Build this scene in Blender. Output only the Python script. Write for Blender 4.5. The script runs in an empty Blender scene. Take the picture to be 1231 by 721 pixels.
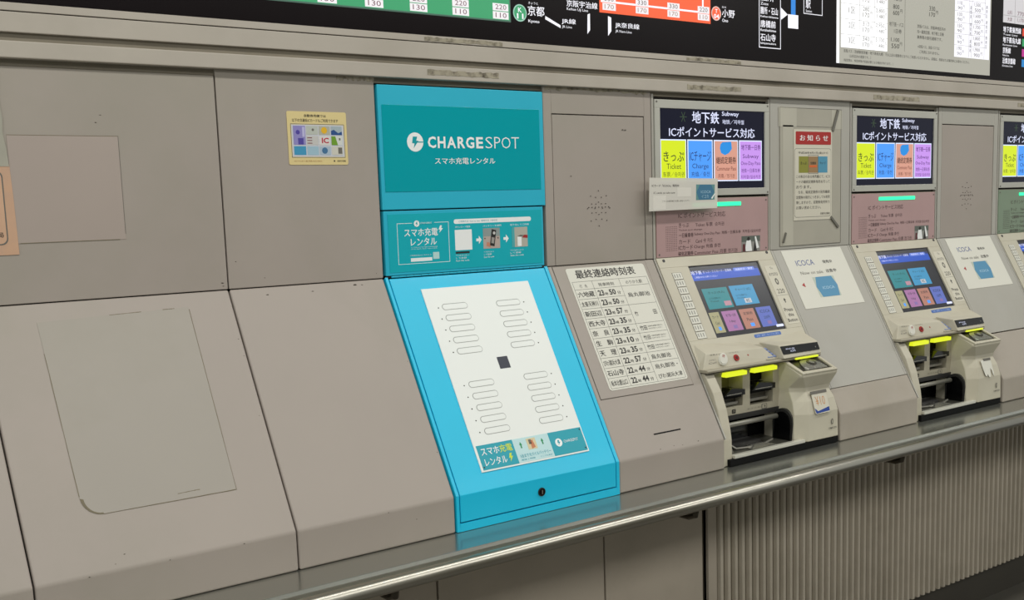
import bpy, math, random
from mathutils import Vector, Matrix
random.seed(7)
PI = math.pi
scene = bpy.context.scene
C = scene.collection

# ------------------------------------------------------------------ camera
cam_d = bpy.data.cameras.new('camera'); cam = bpy.data.objects.new('camera', cam_d); C.objects.link(cam)
scene.camera = cam
yaw, pitch, roll = 0.661649, -0.138442, -0.0286816
cy, sy, cp, sp = math.cos(yaw), math.sin(yaw), math.cos(pitch), math.sin(pitch)
fwd = Vector((sy*cp, cy*cp, sp)); rt = Vector((cy, -sy, 0)); upv = rt.cross(fwd)
r2 = math.cos(roll)*rt + math.sin(roll)*upv; u2 = -math.sin(roll)*rt + math.cos(roll)*upv
m = Matrix(((r2.x, u2.x, -fwd.x), (r2.y, u2.y, -fwd.y), (r2.z, u2.z, -fwd.z)))
cam.matrix_world = Matrix.Translation((0, -2.4, 1.50804)) @ m.to_4x4()
cam_d.sensor_width = 36; cam_d.lens = 1358.135/1231*36
cam_d.shift_x = -51.982/1231; cam_d.shift_y = 72.623/1231
cam_d.clip_start = .05

# ------------------------------------------------------------------ world, lights, exposure
w = bpy.data.worlds.new('station_air'); scene.world = w; w.use_nodes = True
bg = w.node_tree.nodes['Background']; bg.inputs[0].default_value = (.97, 1.0, .96, 1); bg.inputs[1].default_value = .52
def lamp(name, loc, sx, sy_, power, rot=(0, 0, 0), col=(1, .995, .955)):
    d = bpy.data.lights.new(name, 'AREA'); d.shape = 'RECTANGLE'; d.size = sx; d.size_y = sy_; d.energy = power; d.color = col
    o = bpy.data.objects.new(name, d); o.location = loc; o.rotation_euler = rot; C.objects.link(o); return o
lamp('ceiling_lamp', (2.2, -1.0, 2.86), 7.5, .14, 57)
lamp('ceiling_lamp', (2.2, -3.0, 2.86), 7.5, 1.2, 98)
scene.view_settings.view_transform = 'Standard'; scene.view_settings.look = 'None'
scene.view_settings.gamma = 1; scene.view_settings.use_curve_mapping = False
scene.view_settings.exposure = 0.0

# ------------------------------------------------------------------ materials
def lin(h):
    if isinstance(h, str): h = [int(h[i:i+2], 16)/255 for i in (0, 2, 4)]
    return tuple(((c/12.92) if c <= .04045 else ((c+.055)/1.055)**2.4) for c in h) + (1,)
MATS = {}
def mat(name, col, rough=.5, metal=0, var=.0, scale=6, dirt=None, dirt_amt=.0, dirt_scale=3, emit=0, bump=0, bscale=200, coat=0, speck=0, spec=.5, trans=0, aniso=False):
    if name in MATS: return MATS[name]
    M = bpy.data.materials.new(name); M.use_nodes = True; nt = M.node_tree; N = nt.nodes; L = nt.links
    b = N['Principled BSDF']; c = lin(col)
    b.inputs['Base Color'].default_value = c; b.inputs['Roughness'].default_value = rough; b.inputs['Metallic'].default_value = metal
    b.inputs['Specular IOR Level'].default_value = spec
    if coat: b.inputs['Coat Weight'].default_value = coat; b.inputs['Coat Roughness'].default_value = .08
    tc = N.new('ShaderNodeNewGeometry')
    pos = tc.outputs['Position']
    cur = None
    if var:
        n = N.new('ShaderNodeTexNoise'); n.inputs['Scale'].default_value = scale; n.inputs['Detail'].default_value = 5; L.new(pos, n.inputs['Vector'])
        mr = N.new('ShaderNodeMapRange'); mr.inputs[1].default_value = .3; mr.inputs[2].default_value = .7; mr.inputs[3].default_value = 1-var; mr.inputs[4].default_value = 1+var
        L.new(n.outputs['Fac'], mr.inputs[0])
        mx = N.new('ShaderNodeMix'); mx.data_type = 'RGBA'; mx.blend_type = 'MULTIPLY'; mx.inputs[0].default_value = 1
        mx.inputs[6].default_value = c; L.new(mr.outputs[0], mx.inputs[7]); cur = mx.outputs[2]
        mr2 = N.new('ShaderNodeMapRange'); mr2.inputs[3].default_value = rough*.85; mr2.inputs[4].default_value = min(1, rough*1.2); L.new(n.outputs['Fac'], mr2.inputs[0]); L.new(mr2.outputs[0], b.inputs['Roughness'])
    if dirt:
        n = N.new('ShaderNodeTexNoise'); n.inputs['Scale'].default_value = dirt_scale; n.inputs['Detail'].default_value = 8; n.inputs['Roughness'].default_value = .6; L.new(pos, n.inputs['Vector'])
        mr = N.new('ShaderNodeMapRange'); mr.inputs[1].default_value = .45; mr.inputs[2].default_value = .7; mr.inputs[3].default_value = 0; mr.inputs[4].default_value = dirt_amt; L.new(n.outputs['Fac'], mr.inputs[0])
        mx = N.new('ShaderNodeMix'); mx.data_type = 'RGBA'; L.new(mr.outputs[0], mx.inputs[0])
        if cur: L.new(cur, mx.inputs[6])
        else: mx.inputs[6].default_value = c
        mx.inputs[7].default_value = lin(dirt); cur = mx.outputs[2]
    if speck:
        n = N.new('ShaderNodeTexNoise'); n.inputs['Scale'].default_value = 55; n.inputs['Detail'].default_value = 3; L.new(pos, n.inputs['Vector'])
        mr = N.new('ShaderNodeMapRange'); mr.inputs[1].default_value = .745-speck; mr.inputs[2].default_value = .765-speck; mr.inputs[4].default_value = .75; L.new(n.outputs['Fac'], mr.inputs[0])
        mx = N.new('ShaderNodeMix'); mx.data_type = 'RGBA'; L.new(mr.outputs[0], mx.inputs[0])
        if cur: L.new(cur, mx.inputs[6])
        else: mx.inputs[6].default_value = c
        mx.inputs[7].default_value = lin('3a342c'); cur = mx.outputs[2]
    if cur: L.new(cur, b.inputs['Base Color'])
    if emit:
        b.inputs['Emission Color'].default_value = c; b.inputs['Emission Strength'].default_value = emit
        b.inputs['Base Color'].default_value = tuple(q*.12 for q in c[:3]) + (1,)
    if bump:
        n = N.new('ShaderNodeTexNoise'); n.inputs['Scale'].default_value = bscale; L.new(pos, n.inputs['Vector'])
        if aniso:
            mp = N.new('ShaderNodeMapping'); mp.inputs['Scale'].default_value = (.02, 1, 1); L.new(pos, mp.inputs['Vector']); L.new(mp.outputs[0], n.inputs['Vector'])
        bp = N.new('ShaderNodeBump'); bp.inputs['Strength'].default_value = bump; bp.inputs['Distance'].default_value = .001; L.new(n.outputs['Fac'], bp.inputs['Height']); L.new(bp.outputs[0], b.inputs['Normal'])
    if trans:
        t = N.new('ShaderNodeBsdfTransparent'); ms = N.new('ShaderNodeMixShader'); ms.inputs[0].default_value = trans
        L.new(b.outputs[0], ms.inputs[1]); L.new(t.outputs[0], ms.inputs[2]); L.new(ms.outputs[0], N['Material Output'].inputs['Surface'])
    MATS[name] = M; return M
PANEL = mat('painted_steel_grey', 'a59b92', .5, 0, .03, 4, '939080', .6, 1.4, bump=.05, bscale=700)
TRIMM = mat('painted_trim', 'b4aca0', .5, 0, .04, 5, '958d7e', .3, 3, speck=.0)
GROOVE = mat('trim_groove_shaded', '837b6b', .6, 0, .05, 6, '5c5546', .6, 3)  # trim tone darkened: shade of the recessed groove and gap is in the colour
DARK = mat('joint_dark', '241f1b', .8)
FILL = mat('filler_steel', 'aeaba2', .5, 0, .03, 4, '98917f', .25, 2.5)
FILLB = mat('filler_lower_beige', 'aaa195', .55, 0, .04, 6, '938a76', .3, 4)
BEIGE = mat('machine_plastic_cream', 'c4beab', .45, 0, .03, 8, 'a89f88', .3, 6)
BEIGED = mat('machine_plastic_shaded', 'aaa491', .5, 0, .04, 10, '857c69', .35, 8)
SILVER = mat('bezel_silver', 'b9b8ae', .4, .2, .03, 8)
BLACKG = mat('gloss_black', '0b0b0c', .12)
BLACKM = mat('matt_black', '0b0b0c', .6, spec=.15)
BOARDM = mat('fare_board_black', '120c0e', .25, spec=.12)
STEEL = mat('ledge_stainless', 'adaea6', .2, .85, .03, 3, bump=.03, bscale=300, aniso=True)
RAILM = mat('rail_stainless', 'b3afa4', .3, 1, .03, 3, bump=.012, bscale=300, aniso=True)
CY_HEAD = mat('cyan_header', '2cb4cf', .4, coat=.1, var=.02, spec=.3)
CY = mat('cyan_body', '12c2e8', .42, coat=.08, var=.02)
TEALG = mat('teal_glass', '00a0ac', .12, coat=.35, var=.0, spec=.25)
TEALS = mat('teal_sheet', '10adba', .4, var=.02, spec=.3)
WHITE = mat('print_white', 'f2f4f2', .5)
INK = mat('print_black', '23211f', .6)
INKG = mat('print_grey', '6a675f', .6)
INKBL = mat('print_blue', '1d3f8e', .5)
PLATEW = mat('white_plate', 'ecefeb', .4, var=.01)
OUTL = mat('slot_outline', 'a0a29e', .5)
PAPER = mat('paper_white', 'dcdace', .6, var=.01)
PAPERO = mat('paper_offwhite', 'd2cdbc', .6, var=.02)
YEL = mat('sticker_cream', 'dcc98e', .5, var=.02)
HEXB = mat('print_steel_blue', '4f8fb4', .5)
TEALC = mat('print_teal', '17a0b2', .5)
RED = mat('print_red', 'a81c18', .45)
PINKPL = mat('plate_pink', 'b39391', .35, var=.04, scale=8)
GREENPL = mat('plate_green', '7d8f78', .35, var=.04, scale=8)
DGREY = mat('dark_grey_plastic', '2b2a29', .45)
MGREY = mat('mid_grey_metal', '8f8d84', .35, .5, .05, 20)
BASKET = mat('hopper_basket', '4a4740', .35, .6, .15, 60)
LCDK = mat('lcd_black', '1a1c3c', .15, emit=.28, spec=.25)
LCDW = mat('lcd_white_text', 'dfe4ff', .4, emit=1.0)
def E(name, col, s): return mat(name, col, .3, emit=s)
TY = E('lcd_yellow', 'd8ea14', .92); TB = E('lcd_blue', '4a9cfb', .95); TS = E('lcd_salmon', 'd69a86', .95); TP = E('lcd_lilac', 'c592ea', .98)
TFR = E('lcd_tile_rim', 'dbe6ff', 1.0)
LGREEN = E('lamp_green', '2cf0a0', 1.6); LYEL = E('lamp_yellow', 'd9e424', 1.1)

# ------------------------------------------------------------------ frames: (u, v, d) -> world
Z0 = 1.34; YL = .27628; ZT = .85079; ZB = .76635; SL = .56183
c1, s1 = YL/SL, (Z0-ZT)/SL
def UP(u, v, d=0): return (u, -d, v)                                    # wall plane, v = height
def SLF(u, v, d=0): return (u, -v*c1 - d*s1, Z0 - v*s1 + d*c1)          # slope plane, v = distance down from the crease
def LP(u, v, d=0): return (u, -YL-d, v)                                 # lip plane
SLF.flip = True; UP.flip = False; LP.flip = False
_tcache = {}
def text_mesh(s, bold):
    k = (s, bold)
    if k in _tcache: return _tcache[k]
    cu = bpy.data.curves.new('t', 'FONT'); cu.body = s; cu.resolution_u = 2; cu.space_line = 1.1
    if bold: cu.offset = bold
    o = bpy.data.objects.new('t', cu)
    me = o.to_mesh()
    vs = [(v.co.x, v.co.y) for v in me.vertices]
    if bold and vs:                                                     # heavier strokes must not throw points outside the line of print
        ref = text_mesh(s, 0)[0]; bx0 = min(p[0] for p in ref)-.03; bx1 = max(p[0] for p in ref)+.03; by0 = min(p[1] for p in ref)-.03; by1 = max(p[1] for p in ref)+.03
        vs = [(min(max(a, bx0), bx1), min(max(b, by0), by1)) for a, b in vs]
    fs = [tuple(p.vertices) for p in me.polygons]
    o.to_mesh_clear(); bpy.data.objects.remove(o); bpy.data.curves.remove(cu)
    if not vs: vs = [(0, 0), (1, 0), (0, 1)]; fs = []
    _tcache[k] = (vs, fs); return vs, fs
class MB:
    def __init__(s): s.v = []; s.f = []; s.mi = []; s.ms = []
    def mid(s, m):
        if m not in s.ms: s.ms.append(m)
        return s.ms.index(m)
    def add(s, vs, fs, m):
        n = len(s.v); s.v += [tuple(p) for p in vs]; k = s.mid(m)
        for f in fs: s.f.append(tuple(i+n for i in f)); s.mi.append(k)
        return s
    def poly(s, F, pts, d0, d1, m):                                     # outline extruded from depth d0 to d1
        n = len(pts)
        vs = [F(u, v, d0) for u, v in pts] + [F(u, v, d1) for u, v in pts]
        fs = [tuple(range(n)), tuple(range(2*n-1, n-1, -1))] + [(i, i+n, (i+1) % n+n, (i+1) % n) for i in range(n)]
        return s.add(vs, fs, m)
    def rect(s, F, u0, v0, u1, v1, d0, d1, m): return s.poly(F, [(u0, v0), (u1, v0), (u1, v1), (u0, v1)], d0, d1, m)
    def rr(s, F, u0, v0, u1, v1, r, d0, d1, m, n=4):
        u0, u1 = min(u0, u1), max(u0, u1); v0, v1 = min(v0, v1), max(v0, v1)
        pts = []
        for cx, cy_, a in ((u1-r, v1-r, 0), (u0+r, v1-r, 90), (u0+r, v0+r, 180), (u1-r, v0+r, 270)):
            for i in range(n+1):
                t = math.radians(a+90*i/n); pts.append((cx+r*math.cos(t), cy_+r*math.sin(t)))
        return s.poly(F, pts, d0, d1, m)
    def disc(s, F, u, v, r, d0, d1, m, n=16, ry=None):
        ry = ry or r
        return s.poly(F, [(u+r*math.cos(2*PI*i/n), v+ry*math.sin(2*PI*i/n)) for i in range(n)], d0, d1, m)
    def ring(s, F, u0, v0, u1, v1, t, d0, d1, m):                       # rectangular frame of width t
        s.rect(F, u0, v0, u1, v0+t, d0, d1, m); s.rect(F, u0, v1-t, u1, v1, d0, d1, m)
        s.rect(F, u0, v0+t, u0+t, v1-t, d0, d1, m); return s.rect(F, u1-t, v0+t, u1, v1-t, d0, d1, m)
    def text(s, F, u0, u1, v0, v1, txt, m, d=.001, bold=0):             # print fitted to a box; v0 = foot of the letters, v1 = head
        wide = bold > 0 and any(ord(ch) > 0x2000 for ch in txt)         # heavy CJK print: shifted passes, outlines stay whole
        vs, fs = text_mesh(txt, 0 if wide else bold)
        x0 = min(p[0] for p in vs); x1 = max(p[0] for p in vs); y0 = min(p[1] for p in vs); y1 = max(p[1] for p in vs)
        if y1-y0 < 1e-6 or x1-x0 < 1e-6: return s
        for k, sh in enumerate((-1, 0, 1) if wide else (0,)):
            o_ = sh*bold*.9
            out = [F(u0+(x+o_-x0)/(x1-x0)*(u1-u0), v0+(y+o_*.5-y0)/(y1-y0)*(v1-v0), d+k*.00002) for x, y in vs]
            s.add(out, fs, m)
        return s
    def tube(s, pts, r, m, n=12, cap=True):
        rings = []
        for i, p in enumerate(pts):
            p = Vector(p); a = Vector(pts[max(i-1, 0)]); b = Vector(pts[min(i+1, len(pts)-1)]); t = (b-a).normalized()
            q = t.cross(Vector((0, 0, 1)));  q = q.normalized() if q.length > .1 else Vector((1, 0, 0)); q2 = t.cross(q)
            rings.append([p + r*(math.cos(2*PI*k/n)*q + math.sin(2*PI*k/n)*q2) for k in range(n)])
        vs = [v for R in rings for v in R]; fs = []
        for i in range(len(pts)-1):
            for k in range(n): fs.append((i*n+k, i*n+(k+1) % n, (i+1)*n+(k+1) % n, (i+1)*n+k))
        if cap: fs += [tuple(range(n-1, -1, -1)), tuple(range((len(pts)-1)*n, len(pts)*n))]
        return s.add(vs, fs, m)
    def loft(s, rings, m, cap=True):
        n = len(rings[0]); vs = [v for R in rings for v in R]; fs = []
        for i in range(len(rings)-1):
            for k in range(n): fs.append((i*n+k, i*n+(k+1) % n, (i+1)*n+(k+1) % n, (i+1)*n+k))
        if cap: fs += [tuple(range(n-1, -1, -1)), tuple(range((len(rings)-1)*n, len(rings)*n))]
        return s.add(vs, fs, m)
    def prism(s, prof, x0, x1, m):                                      # (y, z) profile extruded along x
        return s.loft([[(x0, y, z) for y, z in prof], [(x1, y, z) for y, z in prof]], m)
    def hexa(s, back, front, m): return s.loft([back, front], m)        # two quads
    def build(s, name, parent=None, bevel=0, smooth=False, seg=2):
        import bmesh
        me = bpy.data.meshes.new(name)
        org = Vector((0, 0, 0))
        if parent is not None:
            r = parent
            while r is not None: org += r.location; r = r.parent
        else:
            n = len(s.v); org = Vector((sum(v[0] for v in s.v)/n, sum(v[1] for v in s.v)/n, min(v[2] for v in s.v)))
        me.from_pydata([tuple(Vector(v)-org) for v in s.v], [], s.f)
        for mm in s.ms: me.materials.append(mm)
        me.polygons.foreach_set('material_index', s.mi)
        bm = bmesh.new(); bm.from_mesh(me)
        closed = [f for f in bm.faces if all(len(e.link_faces) == 2 for e in f.edges)]
        if closed: bmesh.ops.recalc_face_normals(bm, faces=closed)
        bm.to_mesh(me); bm.free()
        if smooth: me.polygons.foreach_set('use_smooth', [True]*len(me.polygons))
        o = bpy.data.objects.new(name, me); C.objects.link(o)
        if parent is not None: o.parent = parent
        else: o.location = org
        if bevel:
            b = o.modifiers.new('bevel', 'BEVEL'); b.width = bevel; b.segments = seg; b.limit_method = 'ANGLE'; b.angle_limit = math.radians(25)
        return o
def tag(o, label=None, cat=None, group=None, kind=None):
    if label: o['label'] = label
    if cat: o['category'] = cat
    if group: o['group'] = group
    if kind: o['kind'] = kind
    return o
def thing(name, loc, label, cat, group=None):
    o = bpy.data.objects.new(name, None); C.objects.link(o); o.location = loc; o.empty_display_size = .1
    return tag(o, label, cat, group)
def copy_tree(o, parent=None):
    c = o.copy(); C.objects.link(c)
    if parent is not None: c.parent = parent
    for ch in o.children: copy_tree(ch, c)
    return c
def struct(mb, name, label=None, bevel=0):
    return tag(mb.build(name, bevel=bevel), label, None, None, 'structure')

XA, XB = -.55, 4.95
# ------------------------------------------------------------------ setting
struct(MB().add([(XA, -5.2, 0), (XB+1.5, -5.2, 0), (XB+1.5, .3, 0), (XA, .3, 0)], [(0, 1, 2, 3)], mat('floor_tile', '54514a', .35, 0, .1, 6, '2f2c26', .5, 2)), 'floor', 'dark grey station floor below the corrugated base')
struct(MB().rect(UP, XA, 0, XB, 3.0, -.16, -.1, mat('wall_dark_back', '3a362f', .8)), 'wall_back', 'wall behind the ticket machine counter')
struct(MB().rect(UP, XA, 2.9, XB+1.5, 2.96, -.1, 5.2, mat('ceiling_white', 'b9b8b0', .8)), 'ceiling', 'pale station ceiling')
struct(MB().rect(UP, XA, 0, XB+1.5, 2.9, 5.2, 5.26, mat('wall_opposite', '8b877c', .7, var=.05)), 'wall_opposite', 'wall on the far side of the passage')
kb = MB().rect(UP, XA, 0, XB, .112, .1, .172, mat('kick_dark', '3f3b33', .6, 0, .08, 5))
struct(kb, 'baseboard_counter', 'dark kickboard under the counter base')

# trims over the consoles
t1 = MB().rect(UP, XA, 1.8605, XB, 1.8985, -.09, .018, TRIMM)
t1o = struct(t1, 'trim_1', 'upper painted steel trim band below the fare board', .0015)
t2 = MB().rect(UP, XA, 1.9005, XB, 1.9155, -.09, .018, TRIMM)
t2o = struct(t2, 'trim_2', 'thin trim strip directly under the black fare board', .001)
t3 = MB().rect(UP, XA, 1.8125, XB, 1.8445, -.09, .018, TRIMM)
t3o = struct(t3, 'trim_3', 'lower painted steel trim band above the console panels', .002)
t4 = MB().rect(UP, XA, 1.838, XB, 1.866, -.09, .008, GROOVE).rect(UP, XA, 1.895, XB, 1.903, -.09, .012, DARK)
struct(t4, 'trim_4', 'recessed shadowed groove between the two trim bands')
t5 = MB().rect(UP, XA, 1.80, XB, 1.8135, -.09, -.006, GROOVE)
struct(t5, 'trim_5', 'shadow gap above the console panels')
RESID = mat('adhesive_residue', 'a39b88', .8, 0, .1, 20, '4a4235', .95, 45)
for par, x0, z0, x1, z1 in ((t2o, 1.485, 1.9018, 1.715, 1.914), (t3o, 1.49, 1.8215, 1.70, 1.837), (t2o, 2.365, 1.902, 2.592, 1.914), (t3o, 2.366, 1.8205, 2.592, 1.837),
                             (t3o, 3.24, 1.821, 3.50, 1.838), (t3o, 4.14, 1.821, 4.38, 1.838)):
    mb = MB(); pts = []
    n = 26
    for i in range(n+1): pts.append((x0+(x1-x0)*i/n, z0+random.uniform(0, .0028)))
    for i in range(n, -1, -1): pts.append((x0+(x1-x0)*i/n, z1-random.uniform(0, .004)))
    k = len(pts); mb.poly(UP, pts, .0182, .0188, RESID)
    mb.build('adhesive_residue', par)
# smudge along the trim bottom
for x0, x1 in ((1.255, 1.352), (1.86, 2.22)):
    mb = MB(); n = 30; pts = [(x0+(x1-x0)*i/n, 1.8075-random.uniform(0, .007)) for i in range(n+1)] + [(x1, 1.8122), (x0, 1.8122)]
    mb.poly(UP, pts, .0002, .001, RESID); mb.build('adhesive_residue', t3o)

# ------------------------------------------------------------------ consoles
S = [-.05+0, .4546, .9647, 1.3531, 1.8502, 2.2386, 2.7407, 3.1387, 3.6453, 4.0379, 4.5445, 4.93]
G = .0016
def slope_prof(t=.02):                                                 # slope sheet and lip, one bent plate
    return [(0, Z0), (-YL, ZT), (-YL, ZB+.001), (-YL+t, ZB+.001), (-YL+t, ZT+.004), (.02, Z0-.015)]
def console(x0, x1, label, top=1.8125, m=PANEL, group='plain grey console units', name='console_unit', upper=True):
    r = thing(name, ((x0+x1)/2, -.1, ZB), label, 'console', group)
    if upper: MB().rect(UP, x0+G, Z0+.0005, x1-G, top, -.02, 0, m).build('upper_panel', r, .0015)
    MB().prism(slope_prof(), x0+G, x1-G, m).build('sloped_panel', r, .004, seg=3)
    return r
u_edge = console(S[0]-.5, S[0], 'blank grey console unit beyond the left edge', 1.799)
u0 = console(S[0], S[1], 'blank grey console unit at the far left edge of the photo', 1.799)
u1 = console(S[1], S[2], 'blank grey console unit with a faint rectangular patch outline on its slope', 1.799)
u2 = console(S[2], S[3], 'blank grey console unit left of the cyan charging station, round-cornered yellow sticker on top')
# faint film patches left by notices that have been taken away
FILM = mat('film_patch', 'a29b91', .48, 0, .03, 3, '8f8b7a', .5, 1.6)
FILMP = mat('film_patch_pinkish', 'aa9d94', .5, 0, .03, 3)
DIRTL = mat('dirt_line', '7a715c', .8, 0, .1, 40)
mb = MB(); pts = [(.5598, .0426), (.865, .0346), (.8625, .4496), (.600, .4496)] + [(.600-.036*math.sin(a), .4496-.036*(1-math.cos(a))) for a in [PI/2*i/6 for i in range(1, 7)]]
mb.poly(SLF, pts, .0003, .0007, FILM)
mb.build('film_patch', u1)
mb = MB()
for (a, b, wd) in ((( .866, .04), (.863, .45), .0009), ((.863, .4503), (.60, .4503), .0012), ((.5606, .11), (.5640, .41), .0009), ((.70, .0385), (.765, .037), .0011), ((.81, .036), (.835, .0355), .0012), ((.745, .437), (.79, .436), .0012)):
    dx, dy = b[0]-a[0], b[1]-a[1]; l = math.hypot(dx, dy); nx, ny = -dy/l*wd, dx/l*wd
    n = 14; P = []
    for i in range(n+1): t = i/n; j = random.uniform(.4, 1); P.append((a[0]+dx*t+nx*j, a[1]+dy*t+ny*j))
    for i in range(n, -1, -1): t = i/n; j = random.uniform(.2, 1); P.append((a[0]+dx*t-nx*j*.6, a[1]+dy*t-ny*j*.6))
    mb.poly(SLF, P, .0007, .0009, DIRTL)
cpts = [(.601-.037*math.sin(a), .4503-.037*(1-math.cos(a))) for a in [PI/2*i/8 for i in range(9)]]
cp2 = [(.601-.030*math.sin(a)-.001, .4503-.032*(1-math.cos(a))-.003) for a in [PI/2*i/8 for i in range(9)]]
mb.poly(SLF, cpts+cp2[::-1], .0007, .0009, DIRTL)
tag(mb.build('dirt_outline', u1), 'dark dirt line along the edge of the old patch', kind='stuff')
mb = MB().rect(UP, .541, 1.459, .752, 1.668, .0002, .0007, FILMP); mb.build('film_patch', u1)
mb = MB().rect(UP, .541, 1.6678, .752, 1.6688, .0005, .0009, DIRTL).rect(UP, .548, 1.4585, .74, 1.4598, .0005, .0009, DIRTL).rect(UP, .7515, 1.47, .7524, 1.668, .0005, .0009, INKG)
tag(mb.build('dirt_outline', u1), kind='stuff')
# paint chips along seams and creases
CHIP = mat('paint_chip_dark', '3c352b', .8)
def chips(parent, spots):
    mb = MB()
    for F, u, v, r in spots:
        n = 7; r *= .62; mb.poly(F, [(u+r*random.uniform(.4, 1.5)*math.cos(2*PI*i/n), v+r*.5*random.uniform(.4, 1.2)*math.sin(2*PI*i/n)) for i in range(n)], .0001, .0004, CHIP)
    tag(mb.build('paint_chips', parent), kind='stuff')
chips(u1, [(SLF, .62, .535, .003), (SLF, .60, .55, .002), (SLF, .953, .30, .002), (SLF, .955, .12, .003), (SLF, .957, .16, .002), (UP, .951, 1.355, .004), (UP, .953, 1.348, .003), (LP, .70, .8485, .003), (LP, .85, .8488, .003), (LP, .55, .8488, .003), (SLF, .68, .14, .003), (SLF, .69, .13, .002), (UP, .72, 1.71, .003), (UP, .71, 1.695, .003), (SLF, .73, .38, .004), (SLF, .745, .40, .004), (SLF, .738, .42, .006)])
chips(u2, [(UP, 1.333, 1.353, .002), (UP, .985, 1.40, .003), (SLF, 1.27, .012, .008), (SLF, 1.29, .013, .004), (SLF, 1.16, .02, .004), (SLF, 1.345, .22, .002), (SLF, 1.345, .45, .003), (LP, 1.25, .82, .0025), (LP, 1.18, .8485, .003), (SLF, 1.05, .02, .005), (UP, 1.05, 1.36, .0025)])

# console unit with door and timetable
u3 = thing('console_unit', ((S[4]+S[5])/2, -.1, ZB), 'grey console unit with speaker holes above and a last-train timetable on its slope', 'console')
mb = MB()
for a in ((1.8502+G, 1.3405, 1.8795, 1.8125), (2.2118, 1.3405, 2.2386-G, 1.8125), (1.8795, 1.7425, 2.2118, 1.8125)): mb.rect(UP, *a, -.02, 0, PANEL)
mb.build('upper_panel', u3, .0012)
MB().rect(UP, 1.882, 1.3405, 2.209, 1.74, -.02, -.0015, PANEL).build('door', u3, .001)
MB().prism(slope_prof(), S[4]+G, S[5]-G, PANEL).build('sloped_panel', u3, .004, seg=3)
mb = MB().rect(SLF, 1.8655, .004, 2.201, .3915, .0003, .0016, PANEL); mb.build('access_plate', u3, .0006)
mb = MB().ring(SLF, 1.864, .003, 2.2025, .393, .0014, .0002, .0005, mat('seam_shadow_grey', '5b554b', .8)); mb.build('plate_seam', u3)
MB().rect(SLF, 1.996, .5075, 2.094, .5112, .0001, .0006, BLACKM).build('slit', u3)
def speaker(cx, cz, parent):
    mb = MB(); R = .044
    for k in range(8):
        for r in (.014, .027, .04):
            a = 2*PI*k/8 + (PI/8 if r == .027 else 0); mb.disc(UP, cx+r*math.cos(a), cz+r*math.sin(a)*1.2, .0012, -.001, .0004, DARK, 8)
    for i in range(7): mb.disc(UP, cx-.036+.012*i, cz+.003, .0013, -.001, .0004, DARK, 8)
    tag(mb.build('speaker_holes', parent), 'small dark round speaker holes', kind='stuff')
speaker(2.037, 1.490, u3)
chips(u3, [(UP, 1.872, 1.805, .006), (UP, 2.13, 1.704, .006), (UP, 2.14, 1.7038, .007), (UP, 1.94, 1.578, .004), (SLF, 2.05, .55, .003), (SLF, 2.08, .553, .003), (SLF, 2.0, .552, .003), (SLF, 2.14, .551, .004)])

# fillers between the machines
def filler(x0, x1, label, door):
    r = thing('console_unit', ((x0+x1)/2, -.1, ZB), label, 'console')
    if not door: MB().rect(UP, x0+G, Z0+.0005, x1-G, 1.8125, -.02, 0, FILL).build('upper_panel', r, .0015)
    else:
        mb = MB()
        for a in ((x0+G, 1.3405, x0+.0225, 1.808), (x1-.028, 1.3405, x1-G, 1.808), (x0+.0225, 1.7505, x1-.028, 1.808)): mb.rect(UP, *a, -.02, 0, FILL)
        mb.build('upper_panel', r, .0012)
        MB().rect(UP, x0+.025, 1.3405, x1-.0305, 1.7475, -.02, -.0015, PANEL).build('door', r, .001)
        speaker(x0+.19, 1.491, r)
    cut = .388 if door else .478
    q = lambda s, t: (-s*c1-t*s1, Z0-s*s1+t*c1)
    MB().prism([(0, Z0), q(cut, 0), q(cut, -.02), (.02, Z0-.015)], x0+.012, x1-.012, FILL).build('sloped_panel', r, .0012)
    MB().prism([q(cut+(.003 if door else .0006), 0), (-YL, ZT), (-YL, ZB+.001), (-YL+.02, ZB+.001), (-YL+.02, ZT+.004), q(cut+.003, -.02)], x0+G, x1-G, FILLB).build('lower_panel', r, .004, seg=3)
    for a, b in ((x0+G, x0+.011), (x1-.011, x1-G)): MB().prism([(0, Z0), q(cut, 0), q(cut, -.02), (.02, Z0-.015)], a, b, FILL).build('edge_strip', r, .001)
    return r
f2 = filler(S[6], S[7], 'narrow grey console unit between the first two ticket machines, red-headed notice above', False)
f3 = filler(S[8], S[9], 'narrow grey console unit with speaker holes between second and third ticket machines', True)
f4 = filler(S[10], S[11], 'narrow grey console unit right of the third ticket machine', True)
MB().rect(SLF, S[8]+.28, .535, S[8]+.33, .539, .0001, .0006, BLACKM).build('slit', f3)
# screw dots
# dark backing seen in the joints
struct(MB().rect(UP, XA, ZB, XB, 1.81, -.1, -.024, DARK), 'wall_counter_backing', 'dark void seen in the joints behind the console panels')
for a, b in ((XA, S[5]), (S[6], S[7]), (S[8], S[9]), (S[10], XB)):
    struct(MB().prism([(-.004, Z0-.04), (-YL+.024, ZT-.012), (-YL+.024, ZB+.002), (.0, ZB+.002)], a, b, DARK), 'trim_6', 'dark joint backing under the sloped panels')

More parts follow.
